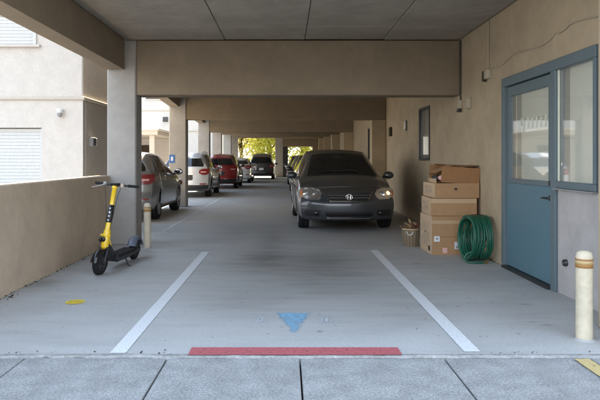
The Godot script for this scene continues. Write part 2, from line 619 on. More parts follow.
	# lower intake, lip, chrome strip
	st = st_new()
	patch(st, p, fr, [[0.285, -0.38, 0.38], [0.33, -0.45, 0.45], [0.40, -0.47, 0.47]], Vector3.BACK, 0.003, 12, 3)
	build(st, "air_intake", M.black, o)
	st = st_new()
	patch(st, p, fr, [[0.335, -0.44, 0.44], [0.35, -0.44, 0.44]], Vector3.BACK, 0.016, 12, 1)
	build(st, "intake_bar", M.black_gloss, o)
	st = st_new()
	patch(st, p, fr, [[0.262, -0.42, 0.42], [0.28, -0.42, 0.42]], Vector3.BACK, 0.012, 12, 1)
	build(st, "intake_trim", M.chrome, o)
	st = st_new()
	patch(st, p, fr, [[p.under[0][1] + 0.005, -0.8, 0.8], [0.245, -0.86, 0.86]], Vector3.BACK, 0.02, 16, 2)
	build(st, "lip", M.black, o)
	# rear end
	st = st_new()
	patch(st, p, re, p.rear_glass, Vector3.FORWARD, 0.005, 12, 4)
	build(st, "rear_window", M.auto_glass, o)
	st = st_new()
	patch(st, p, re, [[p.under[p.under.size() - 1][1] + 0.01, -0.78, 0.78], [0.34, -0.86, 0.86], [0.47, -0.88, 0.88]], Vector3.FORWARD, 0.03, 14, 3)
	build(st, "rear_bumper", M.black if p.get("dark_bumper", true) else body, o)
	st = st_new()
	patch(st, p, re, [[0.64, -0.30, 0.30], [0.70, -0.33, 0.33], [0.84, -0.32, 0.32]], Vector3.FORWARD, 0.003, 6, 2)
	build(st, "plate_recess", M.black, o)
	st = st_new()
	patch(st, p, re, [[0.665, -0.155, 0.155], [0.81, -0.155, 0.155]], Vector3.FORWARD, 0.012, 4, 2)
	build(st, "number_plate", M.plate, o)
	st = st_new()
	patch(st, p, re, [[0.845, -0.36, 0.36], [0.885, -0.36, 0.36]], Vector3.FORWARD, 0.018, 8, 1)
	build(st, "tailgate_handle", M.chrome if p.get("chrome", false) else body, o)
	st = st_new()
	var rg: Array = p.rear_glass
	patch(st, p, re, [[rg[rg.size() - 1][0] + 0.02, -0.16, 0.16], [rg[rg.size() - 1][0] + 0.045, -0.16, 0.16]], Vector3.FORWARD, 0.012, 4, 1)
	build(st, "brake_light", M.red_lens, o)
	for sg in [-1.0, 1.0]:
		st = st_new()
		patch(st, p, re, p.tail if sg > 0 else mirrored(p.tail), Vector3.FORWARD, 0.016, 6, 3)
		var tl := build(st, "tail_light", M.red_lens, o)
		st = st_new()
		var tm: float = lerpf(p.tail[0][0], p.tail[3][0], 0.5)
		var rv := [[tm - 0.03, 0.60, 0.78], [tm + 0.012, 0.60, 0.80]]
		patch(st, p, re, rv if sg > 0 else mirrored(rv), Vector3.FORWARD, 0.021, 4, 1)
		build(st, "reversing_light", M.label_pink, tl)
		st = st_new()
		var rf := [[0.49, 0.58, 0.80], [0.53, 0.58, 0.80]]
		patch(st, p, re, rf if sg > 0 else mirrored(rf), Vector3.FORWARD, 0.012, 4, 1)
		build(st, "reflector", M.red_lens, o)
		# sides
		var sd := func(s, v): return side_pt(p, s, v, sg)
		var out := Vector3(sg, 0, 0)
		for wdw in p.windows:
			st = st_new()
			patch(st, p, sd, [[1.07, wdw[0], wdw[1]], [1.9, wdw[2], wdw[3]]], out + Vector3(0, 0.4, 0), 0.005, 8, 6)
			build(st, "side_window", M.auto_glass, o)
		for dr in p.doors:
			st = st_new()
			patch(st, p, sd, [[0.16, dr[0], dr[1]], [0.6, dr[0] - 0.02, dr[1]], [0.985, dr[0] - 0.02, dr[1]]], out, 0.006, 10, 5)
			var door := build(st, "door", body, o)
			st = st_new()
			var hs: float = dr[1] - 0.14
			var hp := []
			for k in 6:
				var bow := 0.018 + 0.02 * sin(PI * k / 5.0)
				hp.append(warp(p, side_pt(p, hs - 0.09 + 0.036 * k, 0.83, sg)) + Vector3(sg * bow, 0, 0))
			tube(st, hp, [0.011], 6)
			build(st, "handle", body, door)
		# sill and arches
		st = st_new()
		patch(st, p, sd, [[0.03, p.axles[0] + p.r + 0.08, p.axles[1] - p.r - 0.08], [0.1, p.axles[0] + p.r + 0.08, p.axles[1] - p.r - 0.08]], out, 0.014, 14, 2)
		build(st, "sill", M.black, o)
		for sw in p.axles:
			st = st_new()
			st.set_smooth_group(0)
			var prev := []
			for k in 29:
				var a := PI * (-0.06 + 1.12 * k / 28)
				var cur := []
				for e in [[p.r + 0.02, -0.05], [p.r + 0.03, 0.004], [p.r + 0.05, 0.012], [p.r + 0.095, 0.010], [p.r + 0.105, -0.004]]:
					var s: float = sw - cos(a) * e[0]
					var y: float = p.r + sin(a) * e[0]
					var d := car_station(p, s)
					var v := clampf((y - d.yb) / (d.belt - d.yb), 0, 1)
					var q := side_pt(p, s, v, sg, d)
					q.y = y
					q.x += sg * e[1]
					cur.append(warp(p, q))
				if k > 0:
					for j in 4:
						if sg > 0:
							quad(st, prev[j], prev[j + 1], cur[j + 1], cur[j])
						else:
							quad(st, prev[j], cur[j], cur[j + 1], prev[j + 1])
				prev = cur
			build(st, "wheel_arch", M.black if p.get("cladding", false) else body, o)
			var wc := warp(p, Vector3(sg * (W - 0.135), p.r, sw))
			wheel(o, Vector3(sg * (W - 0.135), p.r, L * 0.5 - sw), sg, p.r)
		# mirror
		var ms: float = p.windows[0][0] + 0.1
		var mp := warp(p, side_pt(p, ms, 1.1, sg)) + Vector3(sg * 0.15, 0.05, 0.02)
		var mir := sub("door_mirror", o)
		st = st_new()
		st.set_smooth_group(0)
		ball(st, mp, Vector3(0.115, 0.082, 0.075), 10)
		tube(st, [mp + Vector3(-sg * 0.17, -0.06, 0), mp + Vector3(-sg * 0.04, -0.03, 0)], [0.03, 0.024], 8)
		build(st, "shell", p.get("mirror", body), mir)
		st = st_new()
		lathe(st, [[0.0, 0.0], [0.9, 0.0], [1.0, -0.05]], 20, Transform3D(Basis(Vector3(0.095, 0, 0), Vector3(0, 0, -0.05), Vector3(0, 0.062, 0)), mp + Vector3(0, 0, -0.062)))
		build(st, "mirror_glass", M.chrome, mir)
		if p.get("rails", false):
			st = st_new()
			var rp := []
			for k in 13:
				var s := lerpf(p.ws[1] + 0.2, L - 0.55, k / 12.0)
				rp.append(warp(p, top_pt(p, s, 0.93 * sg)) + Vector3(0, 0.055 if k > 0 and k < 12 else 0.0, 0))
			tube(st, rp, [0.017], 6)
			build(st, "roof_rail", M.steel, o)
	if p.get("fin", true):
		st = st_new()
		var fp := warp(p, top_pt(p, L - 0.75, 0.0))
		tube(st, [fp + Vector3(0, -0.01, 0.08), fp + Vector3(0, 0.03, 0.0), fp + Vector3(0, 0.055, -0.06)], [0.03, 0.02, 0.008], 8)
		build(st, "antenna_fin", body, o)
	if p.get("cabin", false):
		cabin(o, p)
	return o

func cabin(o: Node3D, p: Dictionary) -> void:
	var z0: float = p.L * 0.5
	box("dashboard", Vector3(-0.72, 0.78, z0 - 1.75), Vector3(0.72, 1.03, z0 - 1.42), M.cabin, o, 0.08)
	for sx in [-0.37, 0.37]:
		var seat := sub("seat", o)
		box("backrest", Vector3(sx - 0.24, 0.6, z0 - 2.75), Vector3(sx + 0.24, 1.2, z0 - 2.57), M.seat, seat, 0.07)
		box("headrest", Vector3(sx - 0.13, 1.22, z0 - 2.74), Vector3(sx + 0.13, 1.4, z0 - 2.62), M.seat, seat, 0.05)
	var st := st_new()
	var rp := []
	for k in 20:
		rp.append(Vector3(0.37 + 0.18 * cos(TAU * k / 20), 1.06 + 0.165 * sin(TAU * k / 20), z0 - 1.98 - 0.07 * sin(TAU * k / 20)))
	tube(st, rp, [0.016], 6, true)
	build(st, "steering_wheel", M.black, o)
	st = st_new()
	ball(st, Vector3(0, 1.46, z0 - 2.06), Vector3(0.12, 0.035, 0.02), 8)
	build(st, "rear_view_mirror", M.grey_box, o)

func suv(over: Dictionary) -> Dictionary:
	var p := {
		"L": 4.5, "W": 0.92, "r": 0.35, "axles": [0.88, 3.53], "cf": 0.34, "cr": 0.22,
		"under": [[0, 0.26], [0.4, 0.22], [4.0, 0.22], [4.5, 0.30]],
		"belt": [[0, 0.74], [0.25, 0.86], [1.2, 1.0], [2.6, 1.05], [4.5, 1.12]],
		"top": [[0, 0.78], [0.12, 0.88], [0.4, 0.98], [1.15, 1.09], [1.25, 1.13], [2.0, 1.57], [2.4, 1.66], [3.0, 1.68], [3.8, 1.65], [4.3, 1.58], [4.5, 1.50]],
		"wt": [[0, 0.74], [0.3, 0.80], [1.1, 0.80], [1.25, 0.77], [2.0, 0.62], [3.0, 0.62], [4.2, 0.58], [4.5, 0.54]],
		"crown": [[0, 0.02], [0.4, 0.05], [1.2, 0.06], [2.2, 0.05], [4.5, 0.05]],
		"gf": [[0.2, 0.10], [0.4, 0.0], [0.55, 0.0], [0.68, 0.05], [0.80, 0.14], [0.95, 0.28]],
		"gr": [[0.25, 0.06], [0.4, 0.0], [0.55, 0.0], [0.62, 0.05], [1.0, 0.09], [1.15, 0.14], [1.55, 0.48]],
		"ws": [1.28, 2.02],
		"windows": [[1.42, 2.42, 2.0, 2.45], [2.52, 3.38, 2.54, 3.32], [3.46, 4.12, 3.42, 3.86]],
		"doors": [[1.36, 2.46], [2.48, 3.36]],
		"headlight": [[0.66, 0.62, 0.84], [0.72, 0.54, 0.90], [0.79, 0.52, 0.92], [0.84, 0.62, 0.90]], "bulb": [0.66, 0.745],
		"grille": [[0.60, -0.36, 0.36], [0.74, -0.46, 0.46]],
		"rear_glass": [[1.14, -0.70, 0.70], [1.22, -0.70, 0.70], [1.44, -0.58, 0.58]],
		"tail": [[0.84, 0.66, 0.80], [0.90, 0.54, 0.89], [1.0, 0.55, 0.90], [1.06, 0.66, 0.89]],
	}
	p.merge(over, true)
	if over.has("hs"):
		for k in ["top", "rear_glass"]:
			var a := []
			for e in p[k]:
				var q: Array = e.duplicate()
				var i := 1 if k == "top" else 0
				q[i] = q[i] if q[i] < 1.1 else 1.1 + (q[i] - 1.1) * over.hs
				a.append(q)
			p[k] = a
		var g := []
		for e in p.gr:
			g.append([e[0] if e[0] < 1.1 else 1.1 + (e[0] - 1.1) * over.hs, e[1]])
		p.gr = g
	return p

# ------------------------------------------------------------------ ready
func _ready() -> void:
	rng.seed = 7
	# camera: level, lens shifted
	var cam := Camera3D.new()
	cam.name = "camera"
	var near := 0.05
	var f := 620.0
	cam.set_frustum(near * 400.0 / f, Vector2(14.0 / f * near, -40.5 / f * near), near, 400.0)
	cam.position = Vector3(0, 1.4, 0)
	add_child(cam)
	cam.current = true
	# sky, sun, exposure
	var env := Environment.new()
	var sm := ProceduralSkyMaterial.new()
	sm.sky_top_color = Color(0.62, 0.70, 0.80)
	sm.sky_horizon_color = Color(0.95, 0.94, 0.92)
	sm.sky_curve = 0.18
	sm.ground_bottom_color = Color(0.30, 0.29, 0.27)
	sm.ground_horizon_color = Color(0.62, 0.61, 0.58)
	sm.sun_angle_max = 25.0
	var sky := Sky.new()
	sky.sky_material = sm
	env.background_mode = Environment.BG_SKY
	env.sky = sky
	env.tonemap_mode = Environment.TONE_MAPPER_LINEAR
	env.tonemap_exposure = 5.2
	env.sdfgi_enabled = true
	env.ssao_enabled = true
	env.ssil_enabled = true
	var we := WorldEnvironment.new()
	we.name = "world_environment"
	we.environment = env
	add_child(we)
	var sun := DirectionalLight3D.new()
	sun.name = "sun"
	sun.light_energy = 1.4
	sun.light_color = Color(1.0, 0.93, 0.82)
	sun.light_angular_distance = 0.5
	sun.shadow_enabled = true
	add_child(sun)
	sun.look_at_from_position(Vector3(0.12, 16, -9.2), Vector3.ZERO)

	make_materials()
	build_ground()
	build_garage()
	build_neighbours()
	build_trees()
	build_cars()
	build_scooter()
	build_bollards()
	build_boxes()
	build_hose()
	build_basket()
	build_fixtures()

# ------------------------------------------------------------------ ground and markings
func floor_texture() -> ImageTexture:
	var w := 820
	var h := 1400
	var big := FastNoiseLite.new()
	big.seed = 5; big.frequency = 0.008; big.fractal_octaves = 5
	var fine := FastNoiseLite.new()
	fine.seed = 9; fine.frequency = 0.33; fine.fractal_octaves = 3
	var strk := FastNoiseLite.new()
	strk.seed = 14; strk.frequency = 0.035; strk.fractal_octaves = 4
	var a := big.get_image(w, h, false, false, false).get_data()
	var b := fine.get_image(w, h, false, false, false).get_data()
	var c := strk.get_image(w / 4 + 1, h, false, false, false).get_data()
	var out := PackedByteArray()
	out.resize(w * h * 3)
	# stains: x, depth, radius x, radius depth, strength
	var stains := [[-0.35, 8.7, 0.42, 0.8, 0.5], [0.55, 8.5, 0.40, 0.9, 0.5], [0.1, 8.0, 1.0, 0.9, 0.26], [-0.25, 11.0, 0.22, 1.6, 0.34], [0.62, 7.55, 0.34, 0.12, 0.42], [0.1, 6.6, 1.0, 0.9, 0.18], [0.5, 6.9, 0.5, 0.5, 0.2], [-0.45, 6.0, 0.4, 0.7, 0.16], [1.0, 5.6, 0.6, 0.6, 0.14], [2.3, 6.0, 0.06, 0.02, 0.7], [2.12, 5.35, 0.07, 0.012, 0.75], [2.2, 5.25, 0.04, 0.02, 0.7], [1.75, 8.35, 0.05, 0.03, 0.6], [-0.8, 12.5, 0.5, 1.5, 0.2], [-2.75, 7.0, 0.16, 0.25, 0.35], [0.27, 5.05, 0.02, 0.03, 0.6], [-1.9, 5.0, 0.5, 0.4, 0.12], [1.0, 13.5, 1.1, 2.4, 0.3], [-1.6, 14.5, 0.5, 2.0, 0.2]]
	for y in h:
		var d := 18.4 - y * 0.01
		for x in w:
			var k := y * w + x
			var X := -5.2 + x * 0.01
			var n1 := a[k] / 255.0 - 0.5
			var n2 := b[k] / 255.0 - 0.5
			var n3 := c[y * (w / 4 + 1) + x / 4] / 255.0 - 0.5
			var v := 0.86 + n1 * 0.09 + n2 * 0.12
			var dirt := 0.0
			for s in stains:
				var ex: float = (X - s[0]) / s[2]
				var ed: float = (d - s[1]) / s[3]
				var q := ex * ex + ed * ed
				if q < 5.0:
					dirt += s[4] * 0.48 * exp(-q) * clampf(0.75 + n3 * 0.45 + n1 * 1.1 + n2 * 1.0, 0, 1.4)
			# long drip streaks and sweeping marks along the aisle
			var along := clampf((n3 + 0.1) * 2.2, 0, 1) * 0.045
			dirt = clampf(dirt + along, 0, 0.75)
			var m := 1.0 - dirt
			out[k * 3] = int(clampf(v * m * 1.0, 0, 1) * 255)
			out[k * 3 + 1] = int(clampf(v * (1.0 - dirt * 1.02), 0, 1) * 255)
			out[k * 3 + 2] = int(clampf(v * (1.0 - dirt * 1.06), 0, 1) * 255)
	var img := Image.create_from_data(w, h, false, Image.FORMAT_RGB8, out)
	var r2 := RandomNumberGenerator.new()
	r2.seed = 77
	for k in 700:
		var x := r2.randi_range(3, w - 6)
		var y := r2.randi_range(3, h - 6)
		var m := r2.randf_range(0.55, 0.85)
		for q in r2.randi_range(1, 4):
			var xx := x + r2.randi_range(-1, 1)
			var yy := y + r2.randi_range(-2, 2)
			var col := img.get_pixel(xx, yy)
			img.set_pixel(xx, yy, Color(col.r * m, col.g * m, col.b * m * 0.97))
	# hairline cracks
	for s in [[300.0, 890.0, 0.2, 420], [250.0, 600.0, 0.6, 300]]:
		var x: float = s[0]
		var y: float = s[1]
		var ang: float = s[2]
		for k in s[3]:
			ang += r2.randfn(0, 0.16)
			ang = lerpf(ang, s[2], 0.04)
			x += cos(ang); y += sin(ang) * 0.8
			if x > 1 and y > 1 and x < w - 2 and y < h - 2:
				var col := img.get_pixel(int(x), int(y))
				img.set_pixel(int(x), int(y), col * 0.72)
	return ImageTexture.create_from_image(img)

# worn paint: opaque where noise is under the wear level; shape(u, v) gives 0..1 coverage
func worn_paint(col: Color, seed_: int, w: int, h: int, wear: float, shape: Callable, freq := 0.05, crisp := 6.0) -> StandardMaterial3D:
	var n := FastNoiseLite.new()
	n.seed = seed_; n.frequency = freq; n.fractal_octaves = 4
	var m2 := FastNoiseLite.new()
	m2.seed = seed_ + 5; m2.frequency = 0.2; m2.fractal_octaves = 2
	var img := Image.create(w, h, false, Image.FORMAT_RGBA8)
	for y in h:
		for x in w:
			var q := clampf(n.get_noise_2d(x, y) * 1.1 + 0.5, 0, 1)
			var r := clampf(m2.get_noise_2d(x, y) * 1.0 + 0.5, 0, 1)
			var cover: float = shape.call((x + 0.5) / w, (y + 0.5) / h)
			var al := clampf((cover - wear * (q * 0.65 + r * 0.35) * 1.6) * crisp, 0, 1)
			var t := 0.88 + 0.12 * r
			img.set_pixel(x, y, Color(t, t, t, al))
	var m := plain(col, 0.7, 0.0, 0.4)
	m.albedo_texture = ImageTexture.create_from_image(img)
	m.transparency = BaseMaterial3D.TRANSPARENCY_ALPHA
	m.texture_repeat = false
	return m

func edge_cover(u: float, v: float, fu: float, fv: float) -> float:
	return clampf(minf(minf(u, 1 - u) / fu, minf(v, 1 - v) / fv), 0, 1)

func build_ground() -> void:
	var g := setting("ground")
	var st := st_new()
	st.set_smooth_group(-1)
	quad(st, Vector3(-150, -0.2, 150), Vector3(-150, -0.2, -300), Vector3(150, -0.2, -300), Vector3(150, -0.2, 150))
	build(st, "terrain", M.asphalt, g)
	var yard := setting("yard")
	dbox("paving", -30, -5.22, -0.18, -0.02, 3.0, 56, M.concrete, yard, 0.01)
	var lawn := setting("lawn")
	dbox("turf", -30, 30, -0.18, -0.04, 57.4, 110, M.lawn, lawn, 0.01)

	# garage floor: poured slabs with open joints
	var fl := setting("garage_floor")
	var ft := floor_texture()
	var fm := plain(lin(0.60, 0.598, 0.585), 0.62, 0.0, 0.4)
	fm.albedo_texture = ft
	fm.heightmap_enabled = true
	fm.heightmap_texture = M.grit
	fm.heightmap_scale = 0.0
	fm.heightmap_enabled = false
	dbox("base", -5.19, 8.0, -0.19, -0.035, 4.46, 57, M.joint, fl)
	var ds := [4.44, 9.5, 13.9, 18.35]
	var xs := [-5.2, 3.0]
	for i in 3:
		for j in 1:
			var s2 := st_new()
			s2.set_smooth_group(-1)
			var x0: float = xs[j] + 0.003
			var x1: float = xs[j + 1] - 0.003
			var d0: float = ds[i] + 0.004
			var d1: float = ds[i + 1] - 0.004
			var c := [[x0, d0], [x0, d1], [x1, d1], [x1, d0]]
			for k in [0, 1, 2, 0, 2, 3]:
				s2.set_uv(Vector2((c[k][0] + 5.2) / 8.2, (18.4 - c[k][1]) / 14.0))
				s2.add_vertex(Vector3(c[k][0], 0, -c[k][1]))
			for k in 4:
				var a: Array = c[k]
				var b: Array = c[(k + 1) % 4]
				var uv := Vector2((a[0] + 5.2) / 8.2, (18.4 - a[1]) / 14.0)
				for q in [[a, 0.0], [b, 0.0], [b, -0.034], [a, 0.0], [b, -0.034], [a, -0.034]]:
					s2.set_uv(uv)
					s2.add_vertex(Vector3(q[0][0], q[1], -q[0][1]))
			build(s2, "slab", fm, fl)
	for i in 6:
		dbox("slab", -5.2, 3.0, -0.034, 0.0, 18.358 + i * 6.4, 18.35 + (i + 1) * 6.4, M.concrete, fl, 0.004)
	# crumbling front edge of the slab
	st = st_new()
	st.set_smooth_group(-1)
	var prev := []
	for k in 161:
		var x := -6.0 + k * 0.075
		var j := rng.randf_range(-0.008, 0.014) * (2.0 if rng.randf() < 0.12 else 0.7)
		var j2 := rng.randf_range(-0.006, 0.006)
		var cur := [Vector3(x, 0.003, -4.456 + j2), Vector3(x, 0.002 + j2 * 0.3, -4.425 + j), Vector3(x, -0.012, -4.41 + j * 1.6), Vector3(x, -0.09, -4.405 + j)]
		if k > 0:
			for q in 3:
				quad(st, prev[q], prev[q + 1], cur[q + 1], cur[q])
		prev = cur
	build(st, "edge_strip", rough_stuff(lin(0.46, 0.455, 0.44), 0.9, M.stain, 0.7, M.grit, 0.8), fl)

	# markings, thin sheets on the floor
	var full := func(u, v): return edge_cover(u, v, 0.03, 0.002)
	var white := worn_paint(lin(0.74, 0.75, 0.76), 21, 48, 1000, 0.54, full)
	var white2 := worn_paint(lin(0.74, 0.75, 0.76), 27, 48, 1000, 0.57, full)
	put(sheet(-1.275, -1.155, 0.004, 4.47, 9.38), "painted_line", white, fl)
	put(sheet(1.293, 1.417, 0.004, 4.50, 9.58), "painted_line", white2, fl)
	var lane := worn_paint(lin(0.66, 0.67, 0.68), 33, 40, 1400, 0.8, func(u, v): return edge_cover(u, v, 0.1, 0.005), 0.03)
	put(sheet(-2.42, -2.33, 0.004, 11.6, 28.0), "painted_line", lane, fl)
	var redp := worn_paint(lin(0.47, 0.125, 0.135), 41, 700, 90, 0.66, func(u, v): return edge_cover(u, v, 0.002, 0.04), 0.06)
	put(sheet(-0.70, 0.83, 0.0085, 4.415, 4.60), "painted_kerb_mark", redp, fl)
	var bluep := worn_paint(lin(0.26, 0.50, 0.70), 52, 200, 260, 0.34, func(u, v):
		var half := lerpf(0.48, 0.14, clampf(v * 1.15, 0, 1))
		return clampf(minf((half - absf(u - 0.5)) * 7.0, minf(v, 1.0 - v) * 9.0), 0, 1) * lerpf(1.0, 0.75, v), 0.02, 1.1)
	put(sheet(-0.13, 0.26, 0.004, 4.95, 5.70), "painted_symbol", bluep, fl)
	for k in 2:
		var fleck := worn_paint(lin(0.62, 0.64, 0.68), 60 + k, 140, 120, 0.8, func(u, v): return edge_cover(u, v, 0.4, 0.4), 0.05, 1.6)
		put(sheet([-0.32, 0.24][k], [-0.12, 0.44][k], 0.004, 5.2, 5.62), "painted_symbol", fleck, fl)
	# round yellow marker
	var disc := worn_paint(lin(0.85, 0.62, 0.06), 71, 160, 160, 0.6, func(u, v):
		var r := Vector2(u - 0.5, v - 0.5).length()
		return clampf((0.49 - r) * 30.0, 0, 1) * (0.25 if absf(r - 0.33) < 0.02 or (absf(v - 0.5) < 0.07 and absf(u - 0.5) < 0.24 and fmod(u * 9.0, 1.0) < 0.6) else 1.0), 0.08)
	put(sheet(-2.165, -1.97, 0.004, 5.98, 6.19), "floor_marker", disc, fl)

	# pavement in front
	var sw := setting("sidewalk")
	dbox("bed", -8, 6, -0.17, -0.06, 0.5, 4.43, M.joint, sw)
	var jx := [-4.9, -3.9, -2.87, -1.85, -0.842, 0.098, 1.122, 2.15, 3.15, 4.15]
	for i in jx.size() - 1:
		for j in 2:
			dbox("paving_slab", jx[i] + 0.006, jx[i + 1] - 0.006, -0.062, -0.006 - 0.004 * rng.randf(), [4.392, 2.38][j] - 1.99, [4.392, 2.38][j], M.sidewalk, sw, 0.006)
	var yel := worn_paint(lin(0.60, 0.47, 0.22), 81, 60, 500, 0.62, func(u, v): return edge_cover(u, v, 0.06, 0.01), 0.04)
	put(sheet(2.02, 2.135, 0.0, 2.4, 4.365), "painted_line", yel, sw)
	# leaf litter and grit along the parapet and the slab edge
	st = st_new()
	st.set_smooth_group(-1)
	for k in 280:
		var c := Vector3(-2.875 + absf(rng.randfn(0, 0.02)), 0.004, -rng.randf_range(4.6, 10.1))
		if k % 3 == 0:
			c = Vector3(2.855 - absf(rng.randfn(0, 0.02)), 0.004, -rng.randf_range(8.2, 10.5))
		if k % 7 == 0:
			c = Vector3(rng.randf_range(-2.8, 2.6), 0.004, -4.47 - absf(rng.randfn(0, 0.03)))
		if k % 11 == 0:
			c = Vector3(-2.8 + rng.randfn(0, 0.03), 0.004, -6.35 + rng.randfn(0, 0.1))
		var s3 := rng.randf_range(0.004, 0.016)
		var an := rng.randf() * TAU
		var u := Vector3(cos(an), rng.randf() * 0.3, sin(an)) * s3
		var v := Vector3(-sin(an), rng.randf() * 0.5, cos(an)) * s3 * 0.6
		quad(st, c - u, c + v, c + u, c - v)
		quad(st, c - u, c + Vector3(0, s3 * 0.6, 0), c + u, c + v)
	var lit := build(st, "leaf_litter", M.bark, self)
	lit.name = numbered("leaf_litter")
	tag(lit, "dry leaf litter and grit along the wall foot and slab edge", "litter")
	lit.set_meta("kind", "stuff")
	# patch of broken surface
	st = st_new()
	st.set_smooth_group(-1)
	var ring := []
	for k in 14:
		var r := rng.randf_range(0.8, 1.15)
		ring.append(Vector3(2.34 + 0.13 * r * cos(TAU * k / 14), 0.001, -4.27 + 0.055 * r * sin(TAU * k / 14)))
	for k in 14:
		tri(st, Vector3(2.34, 0.004, -4.27), ring[k], ring[(k + 1) % 14])
	build(st, "tar_patch", M.joint, sw)

# ------------------------------------------------------------------ the building with the aisle
func build_garage() -> void:
	var b := thing("parking_building", "cream concrete building with open ground floor parking aisle, beams and columns", "building")
	# columns: x0, x1, d0
	var cols := [[-2.93, -2.455, 10.15], [-3.45, -2.95, 18.3], [-3.86, -3.36, 27.2], [-4.08, -3.56, 34.2], [-4.18, -3.66, 41.3], [-4.24, -3.72, 48.0]]
	var bottoms := [2.456, 2.58, 2.60, 2.78, 2.93, 3.06]
	for i in 6:
		var c: Array = cols[i]
		dbox("column", c[0], c[1], 0.0, 3.36, c[2], c[2] + 0.42, M.cream_paint, b, 0.02)
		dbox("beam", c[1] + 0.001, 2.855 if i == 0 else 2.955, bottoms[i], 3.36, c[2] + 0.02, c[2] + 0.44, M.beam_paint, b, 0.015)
		var d0: float = 4.45 if i == 0 else cols[i - 1][2] + 0.43
		var eb: float = [2.87, 2.96, 3.0, 3.05, 3.1, 3.15][i]
		var px: float = c[0] if i == 0 else cols[i - 1][0]
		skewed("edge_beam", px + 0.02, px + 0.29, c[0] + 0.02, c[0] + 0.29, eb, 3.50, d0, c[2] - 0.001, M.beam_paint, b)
		skewed("roof_slab", px + 0.02, 9.0, c[0] + 0.02, 9.0, 3.51, 3.9, d0 + 0.01 if i == 0 else cols[i - 1][2] + 0.001, c[2], M.ceiling, b)
		# ceiling panels
		var xs := [c[0] + 0.30, -1.0, 0.31, 1.6, 2.835 if i == 0 else 2.935]
		var ds := [d0, 6.8, 9.17, c[2] - 0.003] if i == 0 else [d0 + 0.02, (d0 + c[2]) * 0.5, c[2]]
		for j in 4:
			for k in ds.size() - 1:
				if j == 0 and i > 0:
					var la := lerpf(px, c[0], (ds[k] - d0) / (c[2] - d0)) + 0.3
					var lb := lerpf(px, c[0], (ds[k + 1] - d0) / (c[2] - d0)) + 0.3
					skewed("ceiling_panel", la, xs[1] - 0.004, lb, xs[1] - 0.004, 3.362, 3.5, ds[k] + 0.004, ds[k + 1] - 0.004, M.ceiling, b)
					continue
				dbox("ceiling_panel", xs[j] + 0.004, xs[j + 1] - 0.004, 3.36 + 0.004 * ((j * 7 + k * 3) % 3), 3.5, ds[k] + 0.004, ds[k + 1] - 0.004, M.ceiling, b, 0.008)
	dbox("upper_storeys", -2.9, 12.0, 3.901, 7.6, 4.46, 50, M.wall_paint, b, 0.03)
	dbox("end_wall", 3.3, 12.0, 0, 3.5, 49.5, 50, M.wall_paint, b)
	# front wall of the rooms right of the aisle
	dbox("front_wall", 2.59, 12.0, 0, 3.5, 4.46, 5.16, M.wall_paint, b, 0.02)
	# right wall with door opening 5.68..8.17
	dbox("wall", 2.86, 3.06, 0, 3.505, 8.172, 10.6, M.wall_paint, b, 0.0008)
	dbox("wall", 2.86, 3.06, 2.462, 3.505, 5.16, 8.171, M.wall_paint, b, 0.0008)
	dbox("wall", 2.86, 3.06, 0, 2.461, 5.161, 5.679, M.wall_paint, b, 0.0008)
	dbox("infill_panel", 2.864, 3.06, 0, 1.095, 5.681, 6.535, M.infill, b, 0.004)
	# wall farther on, with window openings
	var far := [[10.6, 12.76], [13.75, 21.4], [22.3, 49.5]]
	for w in far:
		dbox("wall", 2.96, 3.16, 0, 3.5, w[0], w[1], M.wall_paint, b, 0.008)
	for w in [[12.76, 13.75], [21.4, 22.3]]:
		dbox("wall", 2.961, 3.16, 0, 1.38, w[0] + 0.001, w[1] - 0.001, M.wall_paint, b, 0.004)
		dbox("wall", 2.961, 3.16, 2.52, 3.5, w[0] + 0.001, w[1] - 0.001, M.wall_paint, b, 0.004)
		var win := sub("window", b)
		var y0 := 1.38
		var y1 := 2.52
		dbox("frame", 2.94, 3.02, y0, y0 + 0.05, w[0], w[1], M.dark_steel, win, 0.005)
		dbox("frame", 2.94, 3.02, y1 - 0.05, y1, w[0], w[1], M.dark_steel, win, 0.005)
		dbox("frame", 2.94, 3.02, y0 + 0.05, y1 - 0.05, w[0], w[0] + 0.05, M.dark_steel, win, 0.005)
		dbox("frame", 2.94, 3.02, y0 + 0.05, y1 - 0.05, w[1] - 0.05, w[1], M.dark_steel, win, 0.005)
		dbox("pane", 2.985, 2.991, y0 + 0.05, y1 - 0.05, w[0] + 0.05, w[1] - 0.05, M.glass, win, 0.001)
		dbox("blind", 3.06, 3.075, y0 + 0.05, y1 - 0.05, w[0] + 0.03, w[1] - 0.03, M.shade_grey, win, 0.001)
	for i in range(1, 6):
		var d: float = cols[i][2]
		dbox("pilaster", 2.53, 2.959, 0, bottoms[i] - 0.002, d + 0.01, d + 0.43, M.wall_paint, b, 0.015)
	# far end: post, lintel and jambs of the right opening
	dbox("column", -0.85, -0.24, 0, 3.36, 49.0, 49.6, M.cream_paint, b, 0.02)
	dbox("lintel", -0.239, 2.95, 2.42, 3.36, 49.02, 49.55, M.beam_paint, b, 0.02)
	dbox("jamb", -0.238, 0.16, 0, 2.419, 49.05, 49.5, M.dark_steel, b, 0.02)
	dbox("jamb", 2.1, 2.95, 0, 2.419, 49.05, 49.5, M.beam_paint, b, 0.02)
	# room behind the door
	dbox("room_wall", 5.4, 5.6, 0, 3.5, 5.16, 49, M.wall_paint, b)
	dbox("room_floor", 3.061, 5.399, -0.03, 0.0, 5.17, 49, M.concrete, b)
	dbox("partition", 3.17, 5.399, 0, 3.5, 10.7, 10.8, M.wall_paint, b)

	# entrance: frame, door leaf and side light
	var e := sub("entrance_door", b)
	var fx0 := 2.835
	var fx1 := 2.95
	dbox("frame", fx0, fx1, 0.0, 2.46, 8.075, 8.17, M.frame_blue, e, 0.006)
